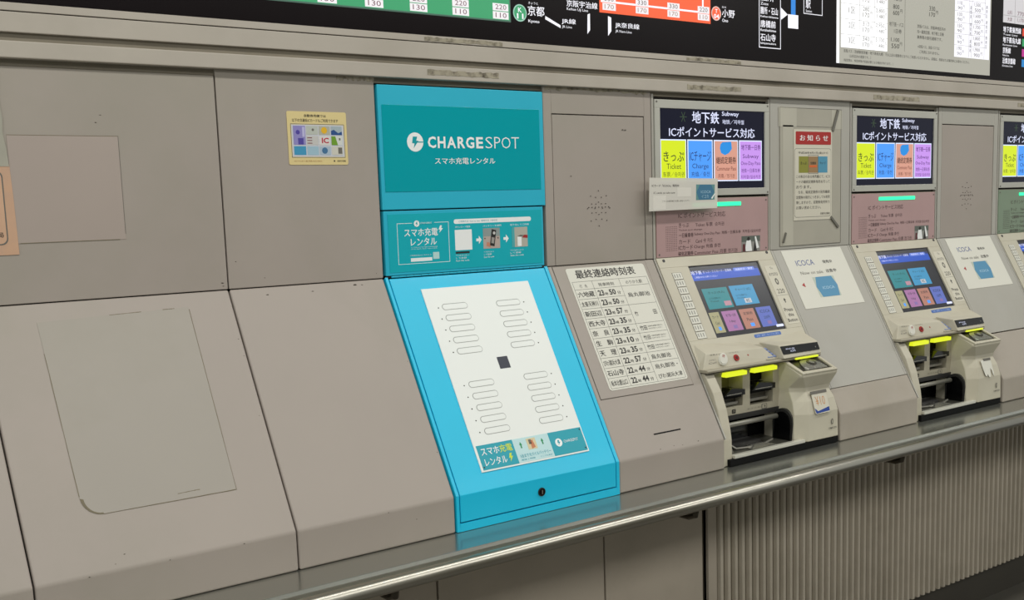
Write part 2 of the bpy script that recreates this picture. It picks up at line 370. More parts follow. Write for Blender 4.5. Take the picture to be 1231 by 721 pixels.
# ledge, rail, base
ledge = MB().prism([(0, ZB), (-.390, ZB), (-.398, ZB-.006), (-.398, ZB-.026), (-.385, ZB-.03), (0, ZB-.03)], XA, XB, STEEL).build('ledge', bevel=.001)
tag(ledge, 'mirror-like stainless steel ledge running along the foot of the consoles', 'ledge')
rail = thing('handrail', (2.2, -.418, .741), 'round stainless steel handrail along the front of the ledge', 'handrail')
MB().tube([(XA, -.418, .741), (XB, -.418, .741)], .0172, RAILM, 28).build('rail_tube', rail, smooth=True)
for bxx in (.235, 1.11, 1.985, 2.86, 3.735, 4.61):
    MB().tube([(bxx, -.415, .727), (bxx, -.412, .712), (bxx, -.39, .704), (bxx, -.198, .704)], .0085, mat('bracket_dark', '4c473d', .35, .8), 10).disc(UP, bxx, .704, .02, .196, .202, RAILM).build('bracket', rail, smooth=False)
BASEP = mat('base_panel_paint', 'b6ab9b', .5, 0, .04, 4, '847b6a', .3, 3)
seams = [-.5, -.45, .451, .90, 1.3495, 1.8676, 2.2370]
for i in range(len(seams)-1):
    if i == 0: continue
    o = MB().rect(UP, seams[i]+.003, .113, seams[i+1]-.003, ZB-.031, .16, .19, BASEP).build('base_panel', bevel=.0015)
    lb = {1: 'plain grey base panel below the leftmost handrail bracket', 2: 'plain grey base panel under the handrail, second from left', 3: 'plain grey base panel left of the one below the charging station',
          4: 'plain grey base panel below the cyan charging station', 5: 'plain grey base panel just left of the corrugated base'}[i]
    tag(o, lb, 'panel', 'plain panels under the ledge')
struct(MB().rect(UP, XA, .05, XB, ZB-.031, .1, .158, DARK), 'wall_base_backing', 'dark backing behind the base panels')
cb = thing('corrugated_base', (3.4, -.19, .113), 'grey vertically ribbed metal base under the ticket machines', 'panel')
MB().rect(UP, 2.2575, .113, XB, ZB-.031, .166, .180, mat('corrugation_valley', '777060', .6, 0, .06, 5)).build('back_sheet', cb)
MB().rect(UP, 2.2575, .113, 2.292, ZB-.031, .17, .190, BASEP).build('end_strip', cb, .0012)
RIBM = mat('rib_paint', 'c2b8a7', .5, 0, .05, 5, '847b69', .35, 4)
rib0 = None; n = 0
x = 2.303
while x < XB-.02:
    if rib0 is None:
        rib0 = MB().poly(lambda u, v, d: (u, v, d), [(x, -.178), (x+.0035, -.192), (x+.0145, -.192), (x+.018, -.178)], .119, ZB-.031, RIBM).build('rib', cb, .0012, seg=1); xr = x
    else:
        o = rib0.copy(); C.objects.link(o); o.location = rib0.location + Vector((x-xr, 0, 0))
    x += .0305

# ------------------------------------------------------------------ notices on the left
po = thing('poster', (.35, -.001, 1.44), 'torn pinkish paper poster cut off by the left edge of the photo', 'poster')
rag = [(.5365+.002*math.sin(i*2.3), 1.74-.0155*i) for i in range(9)] + [(.541, 1.606), (.543, 1.55), (.5446, 1.438)]
MB().poly(UP, [(.26, 1.439), (.5446, 1.4375)] + [(.543, 1.55), (.541, 1.612), (.26, 1.616)], .0005, .0015, mat('poster_pinkish', 'c6a083', .6, 0, .06, 10, 'b89a86', .5, 25)).build('sheet', po)
tag(MB().poly(UP, [(.26, 1.612), (.5405, 1.608), (.5385, 1.64), (.5345, 1.67), (.5365, 1.70), (.533, 1.74), (.5365, 1.78), (.26, 1.78)], .0016, .0022, mat('torn_paper_grey', 'a3a092', .7, 0, .08, 14)).build('torn_layer', po), 'greyish torn upper layer of paper')
mb = MB(); mb.rr(UP, .28, 1.457, .527, 1.60, .012, .0016, .0018, INKG).rr(UP, .2825, 1.4595, .5245, 1.5975, .011, .0018, .002, mat('poster_inner', 'c9a386', .6, 0, .05, 12))
mb.text(UP, .43, .519, 1.472, 1.482, '京都市交通局', INK, .0022, .01); mb.text(UP, .33, .511, 1.52, 1.536, 'お願いいたします', INK, .0022); mb.text(UP, .33, .511, 1.50, 1.513, 'ご注意ください', INK, .0022)
mb.build('lettering', po)

st = thing('sticker', (1.2, -.001, 1.61), 'small cream yellow sticker showing a grid of transit cards', 'sticker')
MB().rr(UP, 1.1255, 1.6098, 1.2735, 1.729, .004, .0003, .0012, YEL).build('sheet', st)
mb = MB(); mb.ring(UP, 1.133, 1.626, 1.267, 1.7015, .0012, .0012, .0014, INKG); mb.rect(UP, 1.135, 1.628, 1.265, 1.6995, .0012, .0013, mat('sticker_grey_white', 'c9cbd2', .5))
mb.text(UP, 1.168, 1.222, 1.7165, 1.7228, '自動券売機では', INK, .0015, .01); mb.text(UP, 1.138, 1.252, 1.7055, 1.713, '以下の交通系ICカードもご利用できます', INK, .0015, .01)
mb.text(UP, 1.138, 1.207, 1.6165, 1.620, '※カードにより一部ご利用いただけません', mat('print_brown', '9a5a2c', .6), .0015); mb.text(UP, 1.245, 1.267, 1.6165, 1.6205, '京都市交通局', INK, .0015, .01)
mb.disc(UP, 1.238, 1.6185, .002, .0013, .0015, INK, 10)
mb.build('lettering', st)
def card(x0, z0, x1, z1, col, deco):
    c = MB().rect(UP, x0, z0, x1, z1, .0014, .0017, mat('card_'+col, col, .5)); deco(c, x0, z0, x1, z1); c.build('card_picture', st)
cx = [1.139, 1.1715, 1.2025, 1.233]; cw = [.0295, .0285, .0275, .0275]; rows = [(1.6775, 1.697), (1.6545, 1.6745), (1.632, 1.6515)]
nop = lambda *a: None
card(cx[0], rows[1][0], cx[0]+cw[0], rows[0][1], '8d86c0', lambda c, a, b, d, e: (c.disc(UP, a+.011, b+.028, .005, .0017, .0019, mat('card_violet', '4b3f9a', .5)), c.rect(UP, a+.011, b+.001, a+.024, b+.015, .0017, .0019, MATS['card_violet']), c.rect(UP, a+.022, b+.018, a+.028, b+.040, .0017, .0018, mat('card_pale', 'b9b6dc', .5))))
card(cx[1], rows[0][0], cx[1]+cw[1], rows[0][1], 'b9beb4', lambda c, a, b, d, e: c.disc(UP, a+.016, b+.011, .003, .0017, .0019, INKG))
card(cx[2], rows[0][0], cx[2]+cw[2], rows[0][1], 'b0b0a0', lambda c, a, b, d, e: c.disc(UP, a+.013, b+.010, .0075, .0017, .0019, mat('card_gold', 'e3b21c', .5)))
card(cx[3], rows[0][0], cx[3]+cw[3], rows[0][1], 'a3b2b8', lambda c, a, b, d, e: c.poly(UP, [(a, b), (d, b), (d, b+.008), (a+.018, b+.004), (a+.007, b+.012), (a, b+.009)], .0017, .0019, mat('card_navy', '1e4a86', .5)))
card(cx[1], rows[1][0], cx[1]+cw[1], rows[1][1], 'c4c2be', lambda c, a, b, d, e: [c.rect(UP, a+.001, b+.003+.006*i, a+.013, b+.0048+.006*i, .0017, .0019, mat('card_wine', '7a3a44', .5)) for i in range(3)])
card(cx[2], rows[1][0], cx[2]+cw[2], rows[1][1], 'd8d5d0', lambda c, a, b, d, e: c.text(UP, a+.006, a+.0235, b+.004, b+.0165, 'IC', mat('card_red', 'b8163a', .5), .0019, .03))
card(cx[3], rows[1][0], cx[3]+cw[3], rows[1][1], 'd3d5cf', lambda c, a, b, d, e: (c.poly(UP, [(a, b), (a+.016, b), (a+.010, e), (a, e)], .0017, .0019, mat('card_green', '6c9a22', .5)), c.rect(UP, a+.019, b+.011, a+.023, b+.016, .0017, .0019, INKG)))
card(cx[0], rows[2][0], cx[0]+cw[0], rows[2][1], '3a93bb', nop)
card(cx[1], rows[2][0], cx[1]+cw[1], rows[2][1], '9dbccb', nop)
card(cx[2], rows[2][0], cx[2]+cw[2], rows[2][1], 'a9bac9', lambda c, a, b, d, e: c.disc(UP, a+.0125, b+.010, .0072, .0017, .0019, mat('card_slate', '3f6f97', .5)))
card(cx[3], rows[2][0], cx[3]+cw[3], rows[2][1], 'cdcabd', lambda c, a, b, d, e: c.rect(UP, a+.016, b+.003, a+.026, b+.017, .0017, .0019, INKG))

# ------------------------------------------------------------------ charging station
x0, x1 = S[3], S[4]
cs = thing('charging_station', ((x0+x1)/2, -.1, ZB), 'bright cyan phone battery rental station with white slotted plate', 'charger')
MB().rect(UP, x0+.004, 1.5025, x1-.002, 1.7965, -.02, .004, CY_HEAD).build('header_panel', cs, .0015)
hs = MB().rect(UP, 1.3665, 1.545, 1.8345, 1.7505, .004, .0052, TEALG).build('header_screen', cs, .0004); tag(hs, 'darker teal glossy panel with white lettering')
mb = MB()
# round emblem: disc with a bolt and slot cut (drawn in the ground colour)
ex, ez, er = 1.4545, 1.6635, .0228
mb.disc(UP, ex, ez, er, .0052, .0055, WHITE, 40)
TEALP = mat('emblem_ground', '009ea8', .3)
mb.poly(UP, [(ex-.006, ez+.013), (ex+.006, ez+.013), (ex+.003, ez+.003), (ex+.009, ez+.003), (ex-.005, ez-.015), (ex-.002, ez-.003), (ex-.009, ez-.003)], .0055, .0057, TEALP)
mb.rect(UP, ex+.006, ez-.0012, ex+.024, ez+.0012, .0055, .0057, TEALP)
xs = [1.4905, 1.5195, 1.5475, 1.5755, 1.6035, 1.6335]
for ch, (a, b) in zip('CHARGE', [(1.490, 1.5135), (1.5185, 1.541), (1.5455, 1.572), (1.5765, 1.5985), (1.6015, 1.6265), (1.6325, 1.6535)]): mb.text(UP, a, b, 1.6495, 1.6775, ch, WHITE, .0056, .028)
for ch, (a, b) in zip('SPOT', [(1.661, 1.682), (1.688, 1.707), (1.711, 1.739), (1.742, 1.7665)]): mb.text(UP, a, b, 1.650, 1.6785, ch, WHITE, .0056, -.012)
mb.text(UP, 1.5085, 1.689, 1.6105, 1.6265, 'スマホ充電レンタル', WHITE, .0056, .012)
mb.build('lettering', hs)
ip = MB().rect(UP, x0+.006, 1.3445, x1-.010, 1.4995, -.02, .002, CY_HEAD).build('instruction_panel', cs, .0012)
sheet = MB().rect(UP, 1.3695, 1.3515, 1.8335, 1.4915, .002, .0028, TEALS).build('instruction_sheet', cs)
mb = MB(); mb.ring(UP, 1.394, 1.370, 1.542, 1.4695, .0011, .0028, .003, WHITE); mb.rect(UP, 1.437, 1.465, 1.50, 1.4725, .0028, .0032, TEALS)
mb.disc(UP, 1.4495, 1.4675, .0078, .0032, .0034, WHITE, 20); mb.poly(UP, [(1.449, 1.472), (1.452, 1.472), (1.450, 1.468), (1.453, 1.468), (1.448, 1.462), (1.4495, 1.4665), (1.4465, 1.4665)], .0034, .0036, TEALP)
mb.text(UP, 1.460, 1.493, 1.4665, 1.4705, 'CHARGESPOT', WHITE, .0034)
mb.text(UP, 1.414, 1.509, 1.4365, 1.456, 'スマホ充電', WHITE, .003, .02); mb.text(UP, 1.431, 1.505, 1.414, 1.4325, 'レンタル', WHITE, .003, .02)
mb.poly(UP, [(1.517, 1.461), (1.522, 1.461), (1.520, 1.454), (1.525, 1.454), (1.514, 1.443), (1.5165, 1.451), (1.512, 1.451)], .0028, .003, WHITE)
mb.text(UP, 1.431, 1.506, 1.4085, 1.411, 'いつでもどこでも借りられる返せる', WHITE, .003); mb.text(UP, 1.431, 1.506, 1.4045, 1.407, 'モバイルバッテリーのレンタル', WHITE, .003)
mb.text(UP, 1.427, 1.488, 1.389, 1.392, 'ご利用方法はこちらから', WHITE, .003); mb.rect(UP, 1.429, 1.3755, 1.490, 1.384, .0028, .0031, WHITE); mb.rect(UP, 1.493, 1.379, 1.511, 1.396, .0028, .0031, mat('pale_teal', 'b9dcd9', .5))
mb.rr(UP, 1.5575, 1.463, 1.799, 1.4745, .0055, .0028, .003, WHITE)
mb.text(UP, 1.572, 1.69, 1.4665, 1.471, 'ご利用方法  How to rent  使用方法  이용방법', TEALC, .0032)
for a, b, t in ((1.561, 1.606, 'ダウンロード登録'), (1.6455, 1.703, 'バッテリーを選択'), (1.731, 1.791, '取り出してご利用')): mb.text(UP, a, b, 1.4525, 1.4575, t, WHITE, .003)
mb.rect(UP, 1.5595, 1.397, 1.6105, 1.448, .0028, .003, WHITE)
for cxx in (1.5575+.066, 1.7085): mb.poly(UP, [(cxx, 1.424), (cxx+.008, 1.424), (cxx+.008, 1.431), (cxx+.0165, 1.4205), (cxx+.008, 1.410), (cxx+.008, 1.417), (cxx, 1.417)], .0028, .003, WHITE)
mb.rect(UP, 1.560, 1.3885, 1.602, 1.3935, .0028, .003, INK)
for a, b in ((1.560, 1.604), (1.6455, 1.681), (1.729, 1.776)):
    for k, t in enumerate(('アプリをダウンロード', 'して登録', 'Scan the code')): mb.text(UP, a, b-(.012 if k == 1 else .004), 1.382-.0065*k - (0 if a < 1.6 else -.005), 1.386-.0065*k-(0 if a < 1.6 else -.005), t, WHITE, .003)
mb.build('lettering', sheet)
ph = MB().rect(UP, 1.645, 1.397, 1.697, 1.449, .0028, .0032, mat('photo_grey_pink', 'b9a9a0', .5)); ph.rect(UP, 1.645, 1.428, 1.697, 1.449, .0032, .0033, mat('photo_grey', '8f9a98', .5))
ph.poly(UP, [(1.665, 1.405), (1.679, 1.402), (1.686, 1.443), (1.672, 1.446)], .0033, .0036, INK); ph.poly(UP, [(1.669, 1.411), (1.677, 1.409), (1.680, 1.424), (1.671, 1.426)], .0036, .0038, mat('photo_mid', '9b9690', .5)); ph.disc(UP, 1.679, 1.436, .004, .0036, .0038, mat('photo_light', 'c8c8c4', .5), 10)
ph.poly(UP, [(1.654, 1.404), (1.668, 1.400), (1.664, 1.412), (1.656, 1.414)], .0033, .0035, mat('photo_skin', 'c9866c', .5)); ph.disc(UP, 1.65, 1.423, .0018, .0032, .0036, INK, 8); ph.disc(UP, 1.691, 1.423, .0018, .0032, .0036, INK, 8)
tag(ph.build('step_picture', sheet), 'picture of a dark phone held in a hand')
ph = MB().rect(UP, 1.736, 1.397, 1.786, 1.4485, .0028, .0032, mat('photo_wall', 'b5b3a6', .5)); ph.rect(UP, 1.736, 1.397, 1.744, 1.4485, .0032, .0034, mat('photo_teal_edge', '4aa9ae', .5)); ph.poly(UP, [(1.753, 1.399), (1.766, 1.399), (1.766, 1.424), (1.753, 1.424)], .0032, .0035, WHITE); ph.poly(UP, [(1.752, 1.424), (1.762, 1.428), (1.775, 1.427), (1.766, 1.423)], .0032, .0036, INKG)
ph.poly(UP, [(1.768, 1.421), (1.786, 1.419), (1.786, 1.427), (1.775, 1.428)], .0033, .0036, mat('photo_red_sleeve', 'a02828', .5)); tag(ph.build('step_picture', sheet), 'picture of a hand pulling a battery from the box')
# bent cyan body with a door that wraps over the lip
def bent(xa, xb, t0, t1, m, s_top=0.0, zb=ZB+.001):
    q = lambda s, t: (-s*c1-t*s1, Z0-s*s1+t*c1)
    a = q(s_top, t1); b = (-YL-t1, ZT+t1*.55); c = (-YL-t1, zb); d = (-YL-t0, zb); e = (-YL-t0, ZT+t0*.55); f = q(s_top, t0)
    return MB().prism([a, b, c, d, e, f], xa, xb, m)
bent(x0+.0015, 1.3625, -.018, .003, CY).build('side_strip', cs, .0008); bent(1.8388, x1-.0015, -.018, .003, CY).build('side_strip', cs, .0008)
MB().prism([(-YL-.003, ZB+.001), (-YL-.003, .7865), (-YL+.018, .7865), (-YL+.018, ZB+.001)], 1.3625, 1.8388, CY).build('bottom_strip', cs)
bent(1.3625, 1.8388, -.02, -.006, DARK, .004).build('door_rebate', cs)
door = bent(1.3652, 1.8362, -.006, .003, CY, .0045, .7893).build('door', cs, .0012)
mb = MB()
for i in range(22):
    a = 1.372+i*.0208; mb.tube([(a, -.0045, Z0+.0015), (a+.0195, -.0045, Z0+.0015)], .0022, CY_HEAD, 8)
mb.rect(UP, x0+.006, 1.3400, x1-.010, 1.3428, -.01, .0012, DARK)
tag(mb.build('piano_hinge', cs), kind='stuff')
lk = MB().disc(LP, 1.598, .8195, .0105, .003, .0055, DGREY, 20).disc(LP, 1.598, .8195, .0082, .0055, .007, BLACKG, 20).rect(LP, 1.5968, .8145, 1.5992, .8245, .007, .0074, MGREY); lk.build('lock', door)
# white slotted plate
PD = .003
pl = MB().rect(SLF, 1.4405, .0395, 1.7665, .5195, PD, PD+.003, PLATEW).build('slotted_plate', cs, .0006); tag(pl, 'white plate with twenty battery slots')
slot_mb = None
def slot(u, v):
    global slot_mb
    if slot_mb is None:
        mb = MB().rr(SLF, u, v-.0085, u+.0745, v+.0085, .0084, PD+.003, PD+.0033, OUTL, 6).rr(SLF, u+.0017, v-.0066, u+.0733, v+.0071, .0067, PD+.0033, PD+.0036, PLATEW, 6)
        slot_mb = (mb.build('battery_slot', pl), u, v)
    else:
        o0, a, b = slot_mb; o = o0.copy(); C.objects.link(o); du, dv = u-a, v-b
        o.location = (du, -dv*c1, -dv*s1)
dots = MB()
for i in range(5):
    v = .0925+i*.0300; slot(1.4825, v); dots.disc(SLF, 1.4715, v+.001, .0017, PD+.003, PD+.0034, DARK, 8)
    v = .0965+i*.0292; slot(1.6435, v); dots.disc(SLF, 1.7295, v+.002, .0017, PD+.003, PD+.0034, DARK, 8)
    v = .3015+i*.0304; slot(1.4835, v); dots.disc(SLF, 1.4705, v, .0017, PD+.003, PD+.0034, DARK, 8)
    v = .3015+i*.0298; slot(1.6485, v); dots.disc(SLF, 1.7350, v+.001, .0017, PD+.003, PD+.0034, DARK, 8)
tag(dots.build('indicator_holes', pl), 'tiny dark indicator holes beside the slots', kind='stuff')
tag(MB().rect(SLF, 1.589, .240, 1.6205, .2715, PD+.003, PD+.0036, mat('navy_sticker', '2b2f3e', .4)).build('centre_sticker', pl), 'small dark navy square in the middle of the plate')
bn = MB().rect(SLF, 1.4465, .4545, 1.5505, .5155, PD+.003, PD+.0036, TEALC).rect(SLF, 1.5505, .4545, 1.6585, .5155, PD+.003, PD+.0035, mat('banner_pale', 'bfe0e2', .5)).rect(SLF, 1.6585, .4545, 1.7630, .5155, PD+.003, PD+.0036, TEALC).build('banner_sticker', pl)
YG = mat('print_yellow_green', 'cfe23a', .5); D2 = PD+.0039
mb = MB(); mb.text(SLF, 1.455, 1.506, .4805, .4625, 'スマホ', WHITE, D2, .015); mb.text(SLF, 1.508, 1.5445, .4805, .4615, '充電', YG, D2, .02); mb.text(SLF, 1.457, 1.520, .507, .4885, 'レンタル', WHITE, D2, .015)
mb.poly(SLF, [(1.532, .486), (1.538, .486), (1.534, .494), (1.539, .494), (1.528, .507), (1.531, .4975), (1.527, .4975)], PD+.0036, D2, YG)
mb.text(SLF, 1.559, 1.652, .504, .4945, '5台までモバイルバッテリー', TEALC, D2, .01); mb.text(SLF, 1.559, 1.60, .511, .507, '最短１時間', TEALC, D2); mb.text(SLF, 1.617, 1.652, .511, .507, 'どこでも返却', TEALC, D2)
mb.rect(SLF, 1.590, .459, 1.617, .487, PD+.0035, D2, mat('banner_photo', 'd8c9a0', .5)); mb.poly(SLF, [(1.600, .486), (1.612, .483), (1.608, .463), (1.601, .467)], D2, D2+.0002, mat('banner_photo_skin', 'c77d55', .5)); mb.rect(SLF, 1.596, .462, 1.604, .474, D2, D2+.0002, INKG)
for a in (1.571, 1.636): mb.poly(SLF, [(a-.004, .472), (a, .464), (a+.004, .472), (a+.0018, .472), (a+.0018, .480), (a-.0018, .480), (a-.0018, .472)], PD+.0035, D2, mat('print_green', '1f8f5a', .5))
mb.disc(SLF, 1.683, .4835, .0105, PD+.0036, D2, WHITE, 24, .0105); mb.poly(SLF, [(1.681, .477), (1.686, .477), (1.684, .482), (1.688, .482), (1.680, .491), (1.682, .4845), (1.679, .4845)], D2, D2+.0002, TEALC)
mb.text(SLF, 1.699, 1.744, .4865, .4795, 'CHARGESPOT', WHITE, D2)
mb.build('lettering', bn)
for a, b in ((1.4505, .509), (1.7585, .460), (1.7585, .509)): MB().disc(SLF, a, b, .002, PD+.0036, PD+.0042, DGREY, 8).build('screw', bn)

# ------------------------------------------------------------------ timetable
tt = thing('timetable', (2.05, -.1, 1.01), 'white last-connection timetable sheet on the slope right of the cyan station', 'sign')
MB().rr(SLF, 1.9045, .0125, 2.1895, .373, .008, .0017, .0026, PAPER).build('sheet', tt)
D = .0029; mb = MB(); LN = lambda a, b, c, d: mb.rect(SLF, a, b, c, d, .0026, .00275, INK)
mb.text(SLF, 1.933, 2.148, .0445, .019, '最終連絡時刻表', INK, D, .02)
ys = [.0535, .0762, .1025, .1295, .1558, .1828, .2098, .2371, .2640, .2905, .3170, .3445]
ys = [.0535, .077] + [.077+.02905*i for i in range(1, 11)]
for i, y in enumerate(ys[:-1]):
    a, b = 1.911, 2.183
    if i in (2, 4, 10): LN(a, y, 2.0775, y+.0008)
    else: LN(a, y, b, y+.0008)
LN(1.911, ys[-1], 2.183, ys[-1]+.0008)
for xx in (1.911, 2.1825): LN(xx, ys[0], xx+.0008, ys[-1])
for xx in (1.9795, 2.0775): LN(xx, ys[0], xx+.0008, ys[-1])
mb.text(SLF, 1.932, 1.958, .0725, .0625, '行　先', INK, D); mb.text(SLF, 1.998, 2.054, .0725, .062, '発車時刻', INK, D); mb.text(SLF, 2.098, 2.160, .0725, .062, 'のりかえ駅', INK, D)
rowsd = [('六地蔵', '23', '50'), ('太秦天神川', '23', '50'), ('新田辺', '23', '57'), ('西大寺', '23', '35'), ('奈　良', '23', '35'), ('生　駒', '23', '10'), ('天　理', '23', '35'), ('びわ湖浜大津', '22', '57'), ('石山寺', '22', '44'), ('坂本比叡山口', '22', '44')]
for i, (nme, h, mi) in enumerate(rowsd):
    y0, y1 = ys[i+1]+.0235, ys[i+1]+.0075
    mb.text(SLF, 1.916, 1.973, y0, y1, nme, INK, D, .01 if len(nme) > 4 else .018)
    mb.text(SLF, 1.987, 2.008, y0, y1-.001, h, INK, D, .03); mb.text(SLF, 2.011, 2.021, y0, y0-.009, '時', INK, D, .01)
    mb.text(SLF, 2.027, 2.050, y0, y1-.001, mi, INK, D, .03); mb.text(SLF, 2.055, 2.067, y0, y0-.010, '分', INK, D, .01)
def tr(y, s, a=2.089, b=2.171, h=.014): mb.text(SLF, a, b, y+h/2, y-h/2, s, INK, D, .008)
tr(.106, '烏丸御池'); tr(.164, '竹', 2.088, 2.100); tr(.164, '田', 2.158, 2.170)
for k in (4, 5, 6):
    y = ys[k+1]+.015; tr(y, '竹田', 2.087, 2.112); mb.text(SLF, 2.117, 2.172, y-.001, y-.005, '近鉄丹波橋で急行に', INK, D); mb.text(SLF, 2.117, 2.168, y+.006, y+.002, 'おのりかえください', INK, D)
tr(ys[8]+.0155, '烏丸御池', 2.087, 2.160); tr(ys[9]+.0155, '烏丸御池・', 2.087, 2.172); tr(ys[10]+.0155, 'びわ湖浜大津', 2.087, 2.176)
mb.build('lettering', tt)

# ------------------------------------------------------------------ sheets on the fillers
def sale_sheet(X, label, dz=0):
    r = thing('notice_sheet', (X+.197, -.05, 1.16), label, 'sign', 'card sale notices on the slopes')
    MB().rect(SLF, X+.0465, .0055, X+.3445, .2118, .0003, .0014, PAPER).build('sheet', r)
    u = lambda a: X+a-2.7407
    mb = MB(); mb.text(SLF, u(2.8325), u(2.9195), .0625, .043, 'ICOCA', INKBL, .0017, -.004); mb.text(SLF, u(2.963), u(3.010), .0605, .049, '発売中', INK, .0017, .02)
    mb.text(SLF, u(2.8345), u(2.944), .0945, .083, 'Now on sale', INKG, .0017, .0); mb.text(SLF, u(2.9617), u(3.0122), .094, .0815, '出售中', INK, .0017, .02)
    mb.poly(SLF, [(u(2.817), .130), (u(2.831), .122), (u(2.831), .138)], .0014, .0017, RED)
    mb.build('lettering', r)
    mb = MB(); mb.rect(SLF, u(2.880), .106, u(2.986), .178, .0014, .0016, mat('card_ground', 'b9c2b4', .5)); mb.poly(SLF, [(u(2.896), .1065), (u(2.974), .1065), (u(2.9875), .139), (u(2.978), .1775), (u(2.894), .1775), (u(2.882), .140)], .0016, .0018, HEXB)
    mb.text(SLF, u(2.909), u(2.968), .151, .141, 'ICOCA', mat('print_pale_blue', 'a9cbe0', .5), .002, .01); tag(mb.build('card_picture', r), 'blue six-sided picture of a transit card')
sale_sheet(S[6], 'white card sale notice taped to the slope between the first two ticket machines')
sale_sheet(S[8], 'white card sale notice taped to the slope between second and third ticket machines')
sale_sheet(S[10], 'white card sale notice on the slope right of the third ticket machine')

nh = thing('notice_holder', (2.935, -.002, 1.348), 'scuffed clear plastic holder with peeling tape around the red-headed notice', 'sign holder')
CLEAR = mat('clear_plastic_film', 'aaa596', .3, coat=.4, var=.04, scale=12)
MB().rect(UP, 2.785, 1.350, 3.090, 1.785, .0003, .0012, CLEAR).build('back_sheet', nh)
TAPE = mat('old_tape', 'b7b3a4', .4, var=.05)
for a in ((2.780, 1.725, 2.866, 1.786), (3.04, 1.722, 3.094, 1.782), (2.800, 1.352, 2.850, 1.73)): MB().rect(UP, *a, .0013, .0017, TAPE).build('tape', nh)
mb = MB(); mb.ring(UP, 2.785, 1.350, 3.090, 1.785, .0012, .0012, .0020, INKG); mb.rect(UP, 2.865, 1.7265, 3.045, 1.7275, .0018, .0022, INKG); mb.build('rim', nh)
def strip(a, b, wd, m, d0, d1):
    dx, dy = b[0]-a[0], b[1]-a[1]; l = math.hypot(dx, dy); nx, ny = -dy/l*wd/2, dx/l*wd/2
    return [(a[0]+nx, a[1]+ny), (b[0]+nx, b[1]+ny), (b[0]-nx, b[1]-ny), (a[0]-nx, a[1]-ny)]
for a, b, wd in (((3.043, 1.715), (3.070, 1.782), .010), ((3.035, 1.437), (3.075, 1.402), .008), ((2.80, 1.362), (2.812, 1.393), .006)): MB().poly(UP, strip(a, b, wd, None, 0, 0), .0022, .006, mat('clip_grey', '6b685f', .4)).build('clip', nh)
nt_ = thing('notice', (2.95, -.003, 1.43), 'narrow white notice with a red heading bar in the plastic holder', 'sign')
MB().rect(UP, 2.851, 1.430, 3.041, 1.718, .0022, .003, PAPERO).build('sheet', nt_)
MB().rr(UP, 2.8598, 1.6705, 3.0352, 1.7112, .004, .003, .0035, RED).text(UP, 2.880, 3.020, 1.682, 1.701, 'お 知 ら せ', WHITE, .0037, .015).build('heading_bar', nt_)
mb = MB(); mb.rr(UP, 2.854, 1.4393, 3.0365, 1.6583, .010, .003, .0032, INKG).rr(UP, 2.8552, 1.4405, 3.0353, 1.6571, .0092, .0032, .0034, PAPERO)
mb.text(UP, 2.872, 3.020, 1.6395, 1.648, '平成28年4月1日(金)から', INK, .0036, .01)
for i, (c, t) in enumerate((('8a8a30', 'きっぷ'), ('9a7b52', '定期券'), ('4d93b0', 'チャージ'))):
    mb.rect(UP, 2.8745+.048*i, 1.581, 2.9215+.048*i, 1.633, .0034, .0037, mat('pic_'+c, c, .5)); mb.text(UP, 2.883+.048*i, 2.912+.048*i, 1.607, 1.616, t, INK, .0039, .01)
mb.rect(UP, 2.9265, 1.598, 2.9635, 1.605, .0037, .0039, mat('pic_orange', 'd8662a', .5)); mb.ring(UP, 2.921, 1.578, 2.970, 1.638, .0012, .0037, .0039, INKG)
for k, (t, a, b) in enumerate((('この表示のある券売機にて、ICカ', 2.862, 3.030), ('ードの継続定期券発売を行って', 2.862, 3.030), ('おります。', 2.862, 2.935), ('　なお、磁気定期券の発売継続', 2.872, 3.030), ('定期券の発行につきましても発売', 2.862, 3.030), ('致しますので、定期券発売所で', 2.862, 3.030), ('お買い求めください。', 2.862, 2.985))): mb.text(UP, a, b, 1.564-.0165*k, 1.574-.0165*k, t, INK, .0036, .004)
mb.text(UP, 2.982, 3.030, 1.4455, 1.4525, '京都市交通局', INK, .0036, .01)
mb.build('lettering', nt_)

# small card sign hanging in front of the first machine
hc = thing('card_sign', (2.34, -.026, 1.477), 'small pale card sign hanging over the first machine display, teal picture at its right', 'sign')
def HC(u, v, d=0): return (2.200+u*.2785*.99+.003*v, -.026-d, 1.4765+.0945*v - .008*u*v + .003*u)
HC.flip = False
MB().rect(HC, 0, 0, 1, 1, 0, .0012, mat('translucent_card', 'e4e0d6', .5, trans=.2)).build('sheet', hc)
mb = MB(); mb.text(HC, .035, .42, .72, .80, 'ICカード「ICOCA」発売中', INK, .0014, .01); mb.text(HC, .06, .365, .515, .575, 'IC cards on sale now', INK, .0014); mb.text(HC, .18, .58, .255, .315, 'こちらの券売機でお買い求めください', INKG, .0014)
mb.rect(HC, .055, .04, .235, .46, .0012, .0014, mat('card_sign_patch', 'dedad0', .5)); mb.rect(HC, .40, .42, .60, .70, .0012, .0014, MATS['card_sign_patch']); mb.build('lettering', hc)
mb = MB().rect(HC, .675, .29, .955, .80, .0012, .0015, mat('card_sign_picture', '5f9090', .5)).poly(HC, [(.73, .79), (.90, .79), (.95, .55), (.89, .30), (.72, .30), (.68, .55)], .0015, .0017, mat('card_sign_blue', '3c7493', .5))
mb.text(HC, .745, .895, .51, .60, 'ICOCA', MATS['print_pale_blue'], .0019); mb.text(HC, .755, .86, .35, .46, 'イコカ', MATS['print_pale_blue'], .0019); mb.poly(HC, [(.90, .34), (.955, .50), (.965, .50), (.92, .32)], .0017, .0019, WHITE); mb.build('picture', hc)
